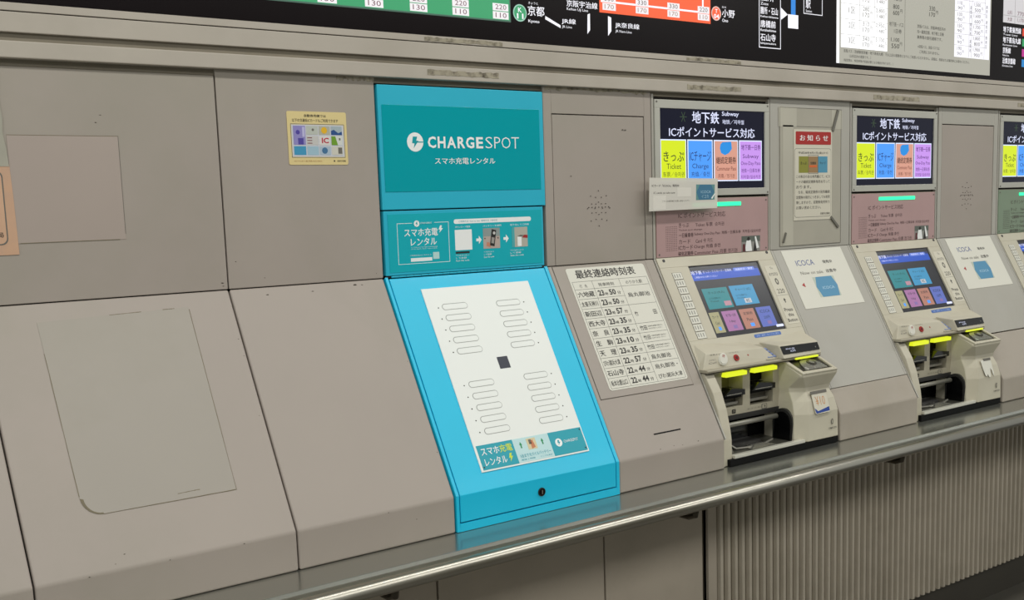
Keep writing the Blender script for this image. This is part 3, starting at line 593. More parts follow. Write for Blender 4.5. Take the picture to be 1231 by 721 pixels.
MB().tube([(2.300, -.0262, 1.55), (2.300, -.0052, 1.552)], .003, BLACKM, 8).tube([(2.44, -.0262, 1.52), (2.44, -.0052, 1.522)], .003, BLACKM, 8).build('stand_off', hc)

# ------------------------------------------------------------------ ticket machines
M0 = S[5]
def ticket_machine(label):
    X = M0; R = thing('ticket_machine', (X+.25, -.1, ZB), label, 'ticket machine', 'subway ticket machines')
    u = lambda a: X+a
    # upper: recess with its shade put into a dark backing, silver bezel, display
    MB().rect(UP, u(.002), 1.3395, u(.5005), 1.8125, -.03, -.012, DARK).rect(UP, u(.0015), 1.34, u(.009), 1.806, -.012, 0, FILL).rect(UP, u(.4955), 1.34, u(.5006), 1.806, -.012, 0, FILL).build('upper_housing', R)
    mb = MB(); a0, a1, b0, b1 = u(.0105), u(.494), 1.5165, 1.7915
    mb.rect(UP, a0, b0, a1, 1.537, -.012, .004, SILVER).rect(UP, a0, 1.7675, a1, b1, -.012, .004, SILVER).rect(UP, a0, 1.537, u(.0315), 1.7675, -.012, .004, SILVER).rect(UP, u(.4755), 1.537, a1, 1.7675, -.012, .004, SILVER)
    bz = mb.build('display_bezel', R, .0012)
    for p in ((.018, 1.785), (.487, 1.785), (.018, 1.523), (.487, 1.523)): MB().disc(UP, u(p[0]), p[1], .003, .004, .005, INKG, 8).build('screw', bz)
    sc = MB().rect(UP, u(.0315), 1.537, u(.4755), 1.7675, -.008, -.001, LCDK).build('display_screen', R)
    for i, (m_, a, b) in enumerate(((TY, .034, .1385), (TB, .1435, .2485), (TS, .2535, .3585), (TP, .3635, .4655))):
        t = MB().rect(UP, u(a), 1.5585, u(b), 1.6805, -.001, -.0006, TFR).rect(UP, u(a+.0035), 1.562, u(b-.0035), 1.677, -.0006, -.0002, m_)
        cc = (a+b)/2
        if i == 0: t.text(UP, u(cc-.040), u(cc+.042), 1.617, 1.6455, 'きっぷ', mat('ink_olive', '3a4a20', .5), .0, .012); t.text(UP, u(cc-.028), u(cc+.030), 1.5955, 1.611, 'Ticket', MATS['ink_olive'], .0); t.text(UP, u(cc-.043), u(cc+.043), 1.573, 1.5875, '车票／승차권', MATS['ink_olive'], .0)
        if i == 1: t.text(UP, u(cc-.044), u(cc+.044), 1.617, 1.6475, 'ICチャージ', mat('ink_navy', '1c3b86', .5), .0, .004); t.text(UP, u(cc-.034), u(cc+.034), 1.5925, 1.611, 'Charge', MATS['ink_navy'], .0); t.text(UP, u(cc-.038), u(cc+.038), 1.573, 1.5875, '充值／충전', MATS['ink_navy'], .0)
        if i == 2:
            t.poly(UP, [(u(cc-.024), 1.668), (u(cc-.016), 1.674), (u(cc+.022), 1.676), (u(cc+.025), 1.655), (u(cc+.012), 1.642), (u(cc-.005), 1.636), (u(cc-.022), 1.642), (u(cc-.027), 1.656)], -.0002, .0, E('lcd_azure', '1d97f0', .8)); t.text(UP, u(cc-.043), u(cc+.043), 1.610, 1.631, '継続定期券', mat('ink_brown', '40180c', .5), .0, .012); t.text(UP, u(cc-.042), u(cc+.042), 1.590, 1.602, 'Commuter Pass', mat('ink_maroon', '7a2e22', .5), .0); t.text(UP, u(cc-.036), u(cc+.036), 1.568, 1.580, '月票／정기권', MATS['ink_maroon'], .0)
        if i == 3: t.text(UP, u(cc-.042), u(cc+.044), 1.651, 1.668, '地下鉄一日券', mat('ink_purple', '5a1f8a', .5), .0, .01); t.text(UP, u(cc-.036), u(cc+.036), 1.623, 1.639, 'Subway', MATS['ink_purple'], .0); t.text(UP, u(cc-.044), u(cc+.044), 1.603, 1.617, 'One-Day Pass', MATS['ink_purple'], .0); t.text(UP, u(cc-.042), u(cc+.042), 1.583, 1.596, '地铁一日乘车券', MATS['ink_purple'], .0); t.text(UP, u(cc-.044), u(cc+.044), 1.565, 1.576, '지하철1일승차권', MATS['ink_purple'], .0)
        t.build('screen_tile', sc)
    mb = MB(); mb.text(UP, u(.164), u(.276), 1.7275, 1.762, '地下鉄', LCDW, -.0004, .018); mb.text(UP, u(.289), u(.362), 1.748, 1.7645, 'Subway', LCDW, -.0004, .01); mb.text(UP, u(.291), u(.385), 1.7275, 1.741, '地铁／지하철', LCDW, -.0004, .004)
    mb.text(UP, u(.070), u(.433), 1.6875, 1.7165, 'ICポイントサービス対応', LCDW, -.0004, .012)
    g_ = E('lcd_dim_green', '4e6a4a', .4)
    for a in (0, 60, 120): r_ = math.radians(a); mb.poly(UP, strip((u(.128)-.014*math.cos(r_), 1.745-.016*math.sin(r_)), (u(.128)+.014*math.cos(r_), 1.745+.016*math.sin(r_)), .0018, None, 0, 0), -.001, -.0006, g_)
    mb.build('lettering', sc)
    # info plate
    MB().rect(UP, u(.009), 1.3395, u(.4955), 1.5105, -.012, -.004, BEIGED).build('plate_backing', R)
    ip = MB().rect(UP, u(.0145), 1.3415, u(.4915), 1.5085, -.004, .0, PINKPL).build('info_plate', R, .0006)
    mb = MB(); I2 = mat('ink_plum', '3d2326', .5)
    T = lambda a, b, v0, v1, s, bo=0: mb.text(UP, u(a), u(b), v0, v1, s, I2, .0003, bo)
    T(.102, .300, 1.453, 1.469, 'IC ポイントサービス対応'); T(.103, .145, 1.426, 1.439, 'きっぷ'); T(.172, .294, 1.426, 1.438, 'Ticket 车票  승차권'); T(.103, .20, 1.4145, 1.4205, 'Ticket and change'); T(.103, .163, 1.396, 1.4095, '一日乗車券', .01); T(.167, .458, 1.3985, 1.410, 'Subway One-Day Pass  地铁一日乘车券  지하철1일승차권')
    T(.103, .150, 1.3775, 1.391, 'カード'); T(.172, .245, 1.3775, 1.391, 'Card 卡 카드'); T(.101, .160, 1.360, 1.3735, 'ICカード', .005); T(.165, .277, 1.360, 1.3735, 'Charge 充值 충전'); T(.100, .162, 1.343, 1.3555, '磁気定期券', .01); T(.166, .352, 1.343, 1.3555, 'Commuter Pass 月票 정기권')
    for i in range(9):
        for j in range(14): mb.disc(UP, u(.052)+.0053*i, 1.360+.0053*j, .0013, .0, .0002, I2, 5)
    mb.build('lettering', ip)
    mb = MB().rect(UP, u(.371), 1.3425, u(.455), 1.390, .0, .0005, mat('plate_photo_grey', '8c8c86', .4)).rect(UP, u(.371), 1.372, u(.455), 1.390, .0005, .0006, mat('plate_photo_dark', '5d645c', .4)).poly(UP, [(u(.385), 1.343), (u(.393), 1.3755), (u(.412), 1.377), (u(.418), 1.343)], .0006, .0008, WHITE).poly(UP, [(u(.375), 1.343), (u(.376), 1.365), (u(.386), 1.366), (u(.389), 1.343)], .0006, .0008, mat('plate_photo_red', '5c2426', .4)).disc(UP, u(.402), 1.381, .006, .0006, .0009, INK, 10).poly(UP, [(u(.424), 1.343), (u(.430), 1.372), (u(.437), 1.372), (u(.440), 1.343)], .0006, .0008, INK).poly(UP, [(u(.438), 1.35), (u(.43), 1.387), (u(.436), 1.388), (u(.450), 1.352)], .0008, .001, WHITE)
    tag(mb.build('picture', ip), 'small grey photograph on the plate')
    tag(MB().rr(UP, u(.160), 1.4845, u(.368), 1.4965, .003, .0, .0022, LGREEN).build('indicator_lamp', R), 'glowing green lamp bar')
    for p in ((.024, 1.350), (.483, 1.350), (.483, 1.499), (.024, 1.499)): MB().disc(UP, u(p[0]), p[1], .0028, .0, .001, INKG, 8).build('screw', ip)
    # sloped face with opening for the touch screen
    q = lambda s, t: (-s*c1-t*s1, Z0-s*s1+t*c1)
    mb = MB(); a0, a1 = u(.0085), u(.4995)
    mb.rect(SLF, a0, .0005, a1, .0325, -.025, .002, BEIGE).rect(SLF, a0, .0325, u(.1215), .2665, -.025, .002, BEIGE).rect(SLF, u(.4275), .0325, a1, .2665, -.025, .002, BEIGE).rect(SLF, a0, .2665, a1, .362, -.025, .002, BEIGE)
    face = mb.build('machine_face', R, .0008)
    tag(MB().rect(SLF, u(.0022), .0005, u(.0070), .5618, -.03, -.001, FILL).build('edge_strip', R), 'grey steel edge strip')
    ts = MB().rect(SLF, u(.1215), .0325, u(.4275), .2665, -.012, -.003, E('touch_dark', '2c2c34', .5)).build('touch_screen', R)
    mb = MB().rect(SLF, u(.1255), .0475, u(.4165), .0800, -.003, -.0028, E('ui_blue', '0f4fc4', .8)).rect(SLF, u(.1255), .0470, u(.4165), .0550, -.0028, -.0026, E('ui_navy', '172a66', .9)).rr(SLF, u(.307), .0480, u(.400), .0600, .005, -.0026, -.0024, E('ui_periwinkle', '5f7fe0', .8))
    mb.text(SLF, u(.127), u(.170), .0605, .0480, '地下鉄', LCDW, -.0022, .01); mb.text(SLF, u(.176), u(.298), .0585, .0500, 'きっぷ・ＩＣカード・定期券', LCDW, -.0022); mb.text(SLF, u(.135), u(.23), .0725, .0665, 'ご希望のボタンを押してください', LCDW, -.0022); mb.text(SLF, u(.315), u(.392), .0575, .0505, '残額表示・履歴', LCDW, -.0022)
    mb.rr(SLF, u(.392), .2475, u(.424), .2555, .002, -.003, -.0024, LCDW)
    mb.build('screen_heading', ts)
    ikd = mat('ink_screen', '163036', .5)
    tiles = (('ui_teal', '2f98a0', .142, .108, .247, .175, 'きっぷ (大人)', 'Ticket'), ('ui_sky', '46a9dc', .258, .1065, .362, .172, 'チャージ (IC)', 'Charge'), ('ui_cream', 'bdb78c', .132, .1852, .173, .2510, 'カード', 'Card'), ('ui_pink', 'c085bb', .1845, .1852, .2485, .2500, '地下鉄一日券', '1day'), ('ui_salmon', 'cc8f7c', .259, .1852, .3225, .2500, '定期券', 'Pass'), ('ui_indigo', '6d7fd8', .333, .1848, .3995, .2500, 'ICOCA', '220円'))
    for k, (nm, col, a, b, c, d, t1_, t2_) in enumerate(tiles):
        t = MB().rect(SLF, u(a), b, u(c), d, -.003, -.0026, E(nm, col, .62)); wd = c-a
        t.text(SLF, u(a+wd*.2), u(a+wd*.85), b+.020, b+.010, t1_, ikd, -.0024, .0)
        if k < 2:
            t.text(SLF, u(a+wd*.15), u(a+wd*.6), b+.036, b+.030, '1人でも団体でも', ikd, -.0024); t.text(SLF, u(a+wd*.15), u(a+wd*.5), b+.045, b+.040, t2_, ikd, -.0024)
            t.rect(SLF, u(a+wd*(.68 if k == 0 else .42)), b+.045, u(a+wd*(.95 if k == 0 else .70)), b+.060, -.0026, -.0024, E('ui_icon_white', 'dfe3ea', .6) if k else E('ui_icon_pink', 'd8a0b0', .6))
            if k: t.text(SLF, u(a+wd*.49), u(a+wd*.63), b+.057, b+.048, 'IC', ikd, -.0022, .02)
        else: t.text(SLF, u(a+wd*.3), u(a+wd*.7), b+.040, b+.030, t2_, ikd, -.0024); t.rect(SLF, u(a+wd*.42), b+.047, u(a+wd*.68), b+.058, -.0026, -.0024, TB if k in (2, 4) else E('ui_violet', 'a98bd0', .5))
        t.build('screen_button', ts)
    # column of small labels left, printed strip right, blue label under the screen
    for i in range(9):
        t = MB().rect(SLF, u(.0455), .0505+.0238*i, u(.0835), .0505+.0238*i+.0226, .002, .0026, INKG).rect(SLF, u(.047), .0515+.0238*i, u(.082), .0505+.0238*i+.0214, .0026, .003, PAPER)
        for j in (0, 1, 2): t.rect(SLF, u(.051+.010*j), .0555+.0238*i, u(.0555+.010*j), .0505+.0238*i+.0165, .003, .0032, mat('label_grey', '9d9c94', .5))
        t.build('small_label', R)
    stp = MB().rect(SLF, u(.4425), .0530, u(.4945), .2535, .002, .0028, PAPERO).build('side_label', R); mb = MB()
    T = lambda a, b, v0, v1, s, bo=0: mb.text(SLF, u(a), u(b), v0, v1, s, INK, .003, bo)
    T(.463, .475, .0655, .058, 'To'); T(.449, .487, .0885, .0785, 'KYOTO'); mb.disc(SLF, u(.4695), .1085, .0075, .0028, .003, INKG, 14, .0115); mb.disc(SLF, u(.4695), .1085, .003, .003, .0032, PAPERO, 8, .006); T(.453, .486, .1495, .1345, '220'); mb.rect(SLF, u(.4425), .156, u(.4945), .1568, .0028, .003, INKG)
    mb.poly(SLF, [(u(.4635), .174), (u(.469), .166), (u(.4745), .174), (u(.471), .174), (u(.471), .182), (u(.467), .182), (u(.467), .174)], .0028, .003, INK); T(.449, .487, .2120, .2000, 'Press', .012); T(.457, .482, .2290, .2180, 'this', .012); T(.446, .490, .2470, .2360, 'Button', .012)
    mb.build('lettering', stp)
    MB().rr(SLF, u(.274), .2722, u(.392), .2832, .004, .002, .0027, mat('label_blue', '4a6fb4', .45)).text(SLF, u(.284), u(.382), .2805, .275, 'お札・硬貨・カードのご案内', mat('label_blue_text', 'a9bce0', .5), .0029).build('blue_label', R)
    for p in ((.034, .010), (.480, .0065)): MB().disc(SLF, u(p[0]), p[1], .0048, .002, .0035, DGREY, 10).build('screw', R)
    # hoods below the screen
    Pq = lambda a, s, t=0: SLF(u(a), s, t)
    W = lambda a, y, z: (u(a), y, z)
    hood = MB().loft([[Pq(.021, .277, -.01), Pq(.222, .290, -.01), W(.305, -.14, 1.033), W(.004, -.14, 1.033)],
                      [Pq(.021, .277, .002), Pq(.222, .290, .002), W(.306, -.165, 1.031), W(.004, -.165, 1.031)],
                      [W(.032, -.177, 1.0755), W(.262, -.183, 1.0715), W(.310, -.1995, 1.0305), W(.004, -.190, 1.0265)]], BEIGE).build('left_hood', R, .0025, seg=3)
    hr = MB().loft([[Pq(.282, .297, -.01), Pq(.484, .279, -.01), W(.496, -.13, 1.033), W(.300, -.13, 1.033)],
                    [Pq(.282, .297, .002), Pq(.484, .279, .002), W(.497, -.16, 1.031), W(.300, -.16, 1.031)],
                    [W(.310, -.2005, 1.0735), W(.4895, -.1985, 1.0700), W(.4975, -.209, 1.0335), W(.318, -.216, 1.0335)]], BEIGE).build('right_hood', R, .0025, seg=3)
    # black display on the right hood's front face
    A_, B_, C_, D_ = Vector(W(.310, -.2005, 1.0735)), Vector(W(.4895, -.1985, 1.0700)), Vector(W(.4975, -.209, 1.0335)), Vector(W(.318, -.216, 1.0335)); nn = (B_-A_).cross(D_-A_).normalized()
    if nn.y > 0: nn = -nn
    def HR(a, b, d=0): return tuple(A_*(1-a)*(1-b)+B_*a*(1-b)+C_*a*b+D_*(1-a)*b+nn*d)
    tag(MB().rr(HR, .015, .10, .975, .70, .02, .0002, .0016, BLACKG).text(HR, .12, .34, .38, .28, '現在の投入金額', LCDW, .0018).text(HR, .22, .34, .58, .44, 'IC円', LCDW, .0018).disc(HR, .88, .45, .012, .0016, .002, MGREY, 8, .06).build('black_display', hr), 'black glossy display strip')
    # buttons on left hood
    A2, B2, C2, D2_ = Vector(W(.032, -.177, 1.0755)), Vector(W(.262, -.183, 1.0715)), Vector(W(.310, -.1995, 1.0305)), Vector(W(.004, -.190, 1.0265)); n2 = (B2-A2).cross(D2_-A2).normalized()
    if n2.y > 0: n2 = -n2
    def HL(a, b, d=0): return tuple(A2*(1-a)*(1-b)+B2*a*(1-b)+C2*a*b+D2_*(1-a)*b+n2*d)
    cbt = MB().disc(HL, .255, .42, .064, .0, .006, PAPER, 20, .36).disc(HL, .255, .42, .052, .006, .008, PAPER, 20, .29).text(HL, .235, .275, .36, .16, '呼', RED, .0083).build('call_button', hood, .0008); tag(cbt, 'round white call button')
    tag(MB().disc(HL, .465, .44, .036, .0, .004, RED, 16, .20).disc(HL, .465, .44, .018, .004, .005, mat('red_dark', '5c1412', .4), 12, .10).build('cancel_button', hood), 'small round red button')
    mb = MB(); mb.text(HL, .06, .17, .44, .33, 'よびだし', INKG, .0006); mb.text(HL, .06, .17, .60, .50, 'Call', INKG, .0006); mb.text(HL, .06, .55, .14, .06, '係員よびだし　とりけし', INKG, .0006); mb.disc(HL, .66, .38, .01, .0, .001, RED, 6, .06); mb.build('lettering', hood)
    # keypad ramp between the hoods
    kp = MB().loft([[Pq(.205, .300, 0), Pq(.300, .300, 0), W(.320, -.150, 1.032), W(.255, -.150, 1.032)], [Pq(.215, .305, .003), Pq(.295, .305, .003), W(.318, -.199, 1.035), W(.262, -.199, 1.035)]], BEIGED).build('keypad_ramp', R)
    mb = MB(); ka, kb_, kc, kd = [Vector(v) for v in (Pq(.215, .305, .003), Pq(.295, .305, .003), W(.318, -.199, 1.035), W(.262, -.199, 1.035))]; kn = (kb_-ka).cross(kd-ka).normalized()
    if kn.z < 0: kn = -kn
    KP = lambda a, b, d=0: tuple(ka*(1-a)*(1-b)+kb_*a*(1-b)+kc*a*b+kd*(1-a)*b+kn*d)
    for i in range(3):
        for j in range(4): mb.rect(KP, .22+.22*i, .30+.16*j, .40+.22*i, .42+.16*j, 0, .003, mat('key_blue_grey', '7f8fb8', .45))
    tag(mb.build('keypad', kp), 'small blue grey number keys', kind='stuff')
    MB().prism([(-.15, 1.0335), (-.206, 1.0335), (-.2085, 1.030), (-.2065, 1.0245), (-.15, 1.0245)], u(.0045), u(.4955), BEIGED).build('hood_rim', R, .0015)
    MB().prism([(-.15, 1.0248), (-.2045, 1.0248), (-.2045, 1.0222), (-.15, 1.0222)], u(.0085), u(.4955), DARK).build('hood_joint', R)
    # cheek
    MB().prism([(-.160, 1.024), (-.1905, 1.024), (-.2235, .9725), (-.2425, .9246), (-.2565, .870), (-.2610, .840), (-.2625, ZB+.001), (-.05, ZB+.001), (-.05, 1.024)], u(.0085), u(.0445), BEIGE).build('left_cheek', R, .003, seg=3)
    # recess back with two pockets
    mb = MB()
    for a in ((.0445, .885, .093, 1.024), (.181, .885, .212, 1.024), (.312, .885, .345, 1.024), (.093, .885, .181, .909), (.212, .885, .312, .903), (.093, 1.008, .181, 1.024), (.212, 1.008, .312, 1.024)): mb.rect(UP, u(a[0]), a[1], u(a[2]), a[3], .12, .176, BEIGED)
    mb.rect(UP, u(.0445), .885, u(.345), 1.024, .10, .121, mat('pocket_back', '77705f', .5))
    rb = mb.build('recess_wall', R)
    for a, b, dz in ((.093, .181, .0), (.212, .312, .004)):
        tag(MB().rr(UP, u(a+.002), 1.001, u(b+.004), 1.0135, .003, .150, .190, LYEL).build('slot_lamp', R), 'glowing yellow lamp over a slot')
        mb = MB().rect(UP, u(a+.004), .934+dz, u(b-.002), .958+dz, .121, .172, BLACKM).poly(UP, [(u(a), .945+dz), (u(b), .942+dz), (u(b), .958+dz), (u(a+.03), .966+dz)], .150, .186, BLACKG).rect(UP, u(a+.012), .9465+dz, u(b-.015), .949+dz, .186, .1868, MGREY)
        mb.rect(UP, u(a+.004), .909, u(b-.004), .930+dz, .121, .150, mat('slot_body_grey', '5d594e', .4)).rect(UP, u(a+.006), .913, u(b-.01), .921, .150, .166, MGREY)
        if dz: mb.rect(UP, u(a+.004), .968, u(b-.004), 1.0, .121, .135, BLACKM)
        mb.build('ticket_slot', R, .0012)
    mb = MB(); mb.rr(UP, u(.262), .886, u(.286), .902, .003, .176, .1765, INKG); mb.rr(UP, u(.265), .889, u(.283), .900, .002, .1765, .1768, BEIGED); mb.text(UP, u(.27), u(.279), .890, .898, '↑', INK, .177, .02); mb.text(UP, u(.135), u(.150), .890, .902, '♿', INK, .177, .0); mb.text(UP, u(.20), u(.26), .893, .897, 'おさつ Bill', INKG, .177); mb.build('lettering', rb)
    # tray
    tr_ = MB().rect(UP, u(.0445), .79, u(.345), .885, .09, .10, BLACKM).rect(UP, u(.0445), .786, u(.345), .790, .10, .262, mat('tray_floor', '6d6b62', .3, .6, .1, 30)).rect(UP, u(.0445), .872, u(.345), .886, .10, .18, DGREY).build('tray', R)
    MB().tube([W(.046, -.2, .8645), W(.30, -.2, .8645)], .0075, MGREY, 12).build('tray_bar', R, smooth=True)
    mb = MB().rect(UP, u(.10), .80, u(.23), .853, .10, .150, BLACKG).poly(UP, [(u(.095), .795), (u(.235), .795), (u(.228), .806), (u(.103), .806)], .150, .20, DGREY).tube([W(.09, -.19, .855), W(.092, -.19, .815), W(.115, -.21, .795), W(.20, -.225, .793), W(.27, -.21, .80)], .0035, MGREY, 8)
    mb.poly(UP, [(u(.05), .79), (u(.085), .79), (u(.06), .835), (u(.05), .84)], .19, .23, MGREY)
    mb.loft([[W(.16, -.20, .792), W(.24, -.20, .792), W(.26, -.24, .792), W(.15, -.24, .792)], [W(.185, -.215, .800), W(.215, -.215, .800), W(.22, -.222, .800), W(.18, -.222, .800)]], mat('coin_cup_metal', 'b4b2a8', .25, .8))
    tag(mb.build('coin_tray', R), 'dark coin return tray with metal scoop')
    sill = MB().rect(UP, u(.0445),   .7865, u(.345), .7960, .255, .272, mat('sill_light', 'd8d6ca', .35, .3)).build('sill', R, .001)
    tag(MB().rect(UP, u(.0235), ZB+.002, u(.494), .7865, .262, .2745, BLACKM).build('base_strip', R), 'black strip along the foot of the machine')
    # hopper block
    rings = [
        [W(.335, -.12, .787), W(.3215, -.2475, .787), W(.358, -.2735, .787), W(.4925, -.2765, .787), W(.4925, -.12, .787)],
        [W(.337, -.12, .868), W(.3275, -.244, .868), W(.362, -.271, .868), W(.4925, -.2745, .868), W(.4925, -.12, .868)],
        [W(.340, -.12, .905), W(.334, -.232, .905), W(.368, -.262, .905), W(.490, -.263, .905), W(.4925, -.12, .905)],
        [W(.340, -.12, .932), W(.339, -.216, .932), W(.374, -.250, .932), W(.482, -.250, .932), W(.490, -.12, .932)],
        [W(.340, -.12, .945), W(.338, -.215, .945), W(.371, -.250, .945), W(.484, -.251, .945), W(.490, -.12, .945)],
        [W(.340, -.12, .982), W(.335, -.259, .982), W(.341, -.2665, .980), W(.494, -.2695, .980), W(.4945, -.12, .982)],
        [W(.340, -.178, 1.0235), W(.335, -.260, .9885), W(.341, -.2675, .9865), W(.494, -.2705, .9860), W(.4945, -.186, 1.0235)]]
    blk = MB().loft(rings, BEIGE).build('hopper_block', R, .0022, seg=2)
    # basket inlet on the sloping rim
    a3, b3, c3, d3 = Vector(W(.338, -.182, 1.0235)), Vector(W(.494, -.190, 1.0240)), Vector(W(.4935, -.2705, .9865)), Vector(W(.338, -.2675, .9870)); n3 = (b3-a3).cross(d3-a3).normalized()
    if n3.z < 0: n3 = -n3
    BK = lambda a, b, d=0: tuple(a3*(1-a)*(1-b)+b3*a*(1-b)+c3*a*b+d3*(1-a)*b+n3*d)
    mb = MB()
    for r_ in ((0, 0, .09, 1), (.93, 0, 1, 1), (.09, .86, .93, 1)): mb.rect(BK, *r_, -.002, .006, BEIGE)
    mb.build('hopper_rim', R, .0015)
    mb = MB().rect(BK, .09, .02, .93, .86, -.001, .0012, BASKET)
    pts = [(.5+.30*math.cos(t)+.04, .80-.66*math.sin(t)) for t in [PI*i/12 for i in range(13)]]
    mb.poly(BK, pts, .0012, .0045, mat('hopper_dome', '8d8b80', .25, .5, .15, 80)); mb.disc(BK, .60, .42, .11, .0045, .006, BASKET, 14, .17); mb.disc(BK, .60, .42, .06, .006, .007, MGREY, 12, .09); mb.disc(BK, .27, .74, .04, .0012, .006, mat('coin_shine', 'c9c8bd', .2, .6), 10, .08)
    tag(mb.build('coin_inlet', R), 'grey metal coin inlet with rounded flap')
    MB().rr(UP, u(.375), 1.0245, u(.478), 1.0300, .002, .195, .212, LYEL).build('inlet_lamp', R)
    # arch shaped black scoop on the block's left side
    def LB(a, b, d=0): return (u(.331)-d, -a, b)
    pts = [(.165, .785), (.240, .785), (.243, .84)] + [(.2045+.0375*math.cos(t), .848+.036*math.sin(t)) for t in [PI*i/12 for i in range(1, 12)]] + [(.165, .84)]
    MB().poly(LB, pts, -.004, .009, DGREY).poly(LB, [(.172+(p[0]-.165)*.82, .788+(p[1]-.785)*.88) for p in pts], .009, .0105, BLACKG).build('return_scoop', R, .001)
    # maker print
    mb = MB().disc(UP, u(.4635), .8345, .0045, .2768, .2772, INKG, 14, .009).disc(UP, u(.4635), .8345, .0018, .2772, .2775, BEIGE, 8, .006).text(UP, u(.445), u(.482), .8125, .8185, 'OMRON', INKG, .2778, .01); mb.build('lettering', blk)
    return R
m1 = ticket_machine('first ticket machine right of the last-train timetable, pale card sign over its display')
m2 = copy_tree(m1); m2.location.x += S[7]-S[5]; m2['label'] = 'second ticket machine from the left, torn white sticker on its hopper'
m3 = copy_tree(m1); m3.location.x += S[9]-S[5]; m3['label'] = 'third ticket machine cut off by the right edge of the photo, greenish plate'
for ch in m3.children:
    if ch.name.startswith('info_plate'):
        ch.data = ch.data.copy(); ch.data.materials[0] = GREENPL
        tag(ch, 'greenish tinted information plate')
# stickers on the hopper blocks
def HB(X):
    def f(a, b, d=0):
        t = (b-.868)/(.932-.868); y = -.2752 + t*.0195; return (X+a, y-.0012-d, b)
    f.flip = False; return f
F = HB(S[5]); mb = MB().rr(F, .386, .8665, .454, .926, .006, .0, .0006, PAPERO).rect(F, .383, .924, .456, .932, .0, .002, INKG).poly(F, [(.387, .884), (.400, .874), (.453, .882), (.452, .870), (.390, .868)], .0006, .0008, INKBL).text(F, .398, .440, .890, .916, '¥10', mat('sticker_orange', 'c98a54', .5), .001, -.01)
tag(mb.build('sticker'), 'white sticker with blue band on the hopper of the first machine', 'sticker')
F = HB(S[7]); mb = MB().poly(F, [(.388, .928), (.448, .926), (.450, .88), (.446, .868), (.441, .888), (.435, .899), (.430, .884), (.426, .870), (.417, .868), (.411, .880), (.405, .872), (.397, .876), (.391, .90)], .0, .0012, PAPER).rect(F, .405, .924, .448, .932, .0, .002, INKG)
tag(mb.build('sticker'), 'torn white paper sticker on the hopper of the second machine', 'sticker')

# ------------------------------------------------------------------ fare board above
B0 = 1.9165
fb = thing('fare_board', (2.2, -.02, B0), 'long black backlit fare and route board above the consoles', 'fare board')
MB().rect(UP, XA, B0, XB, 2.72, -.09, .018, BOARDM).build('board_panel', fb)
k = 1-.018/2.4
bu = lambda a: a*k
bv = lambda b: 1.508+(b-1.508)*k
def BD(a, b, d=0): return (bu(a), -.018-d, bv(b))
GRN = E('board_green', '359a66', 1.0); ORG = E('board_orange', 'ee5a2c', 1.05); BW = E('board_white', 'f4f3fa', 1.05); BCELL = E('board_cell', 'ece8ea', 1.0)
GRNE = E('board_green_edge', '57806e', .5); NUM = mat('print_magenta_grey', '7c4a5c', .5)
g = MB().rect(BD, .73, 1.9668, 1.757, 2.12, .0, .0005, GRNE).rect(BD, .73, 1.9705, 1.7535, 2.12, .0005, .0008, GRN).build('green_line_strip', fb); tag(g, 'green backlit fare strip')
for i, t in enumerate((('', '130'), ('', '130'), ('220', '130'), ('220', '110'), ('220', '110'))):
    a = 1.2176+.1209*i
    mb = MB().rect(BD, a, 1.9725, a+.0485, 1.9905, .0008, .0010, BCELL).rect(BD, a, 1.9925, a+.0485, 2.0105, .0008, .0010, BCELL)
    mb.text(BD, a+.008, a+.042, 1.976, 1.9880, t[1], NUM, .0012); mb.text(BD, a+.008, a+.042, 1.996, 2.008, t[0] or '160', NUM, .0012); mb.build('fare_cell', g)
og = MB().rect(BD, 2.0547, 2.0150, 2.482, 2.20, .0, .0006, ORG).rect(BD, 2.06, 2.0425, 2.476, 2.0475, .0006, .0008, BW).rect(BD, 2.4475, 2.045, 2.4535, 2.09, .0006, .0008, BW).build('orange_line_strip', fb); tag(og, 'orange backlit fare strip')
for i, t in enumerate((('330', '170'), ('330', '170'), ('330', '170'), ('220', '110'))):
    a = 2.0655+.1212*i
    mb = MB().rect(BD, a, 2.0225, a+.0475, 2.0410, .0008, .0010, BCELL).rect(BD, a, 2.0430, a+.0475, 2.0615, .0008, .0011, BCELL); mb.text(BD, a+.007, a+.040, 2.026, 2.038, t[1], mat('print_rust', 'b8907e', .5), .0013); mb.text(BD, a+.007, a+.040, 2.0465, 2.0585, t[0], mat('print_num_grey', '6a5a58', .5), .0013); mb.build('fare_cell', og)
mb = MB(); mb.disc(BD, 1.7865, 1.9925, .0215, .0, .0004, E('board_mint', 'a8d8c4', .8), 28).disc(BD, 1.7865, 1.9925, .0185, .0004, .0006, GRN, 28).text(BD, 1.7765, 1.797, 1.978, 1.991, '11', BW, .0008, .02).text(BD, 1.7805, 1.792, 1.994, 2.006, 'K', BW, .0008, .01).build('station_badge', fb)
mb = MB(); mb.disc(BD, 2.5063, 2.0465, .0205, .0, .0004, E('board_rose', 'f0c0b4', .9), 28).disc(BD, 2.5063, 2.0465, .0170, .0004, .0006, ORG, 28).text(BD, 2.4955, 2.518, 2.032, 2.045, '04', BW, .0008, .02).text(BD, 2.501, 2.512, 2.048, 2.059, 'T', BW, .0008, .01).build('station_badge', fb)
mb = MB(); T = lambda a, b, v0, v1, s, bo=.01: mb.text(BD, a, b, v0, v1, s, BW, .0006, bo)
T(1.8115, 1.8655, 1.9885, 2.0135, '京都'); T(1.8125, 1.8485, 1.969, 1.9785, 'Kyoto'); T(1.8145, 1.845, 2.017, 2.023, 'きょうと', 0)
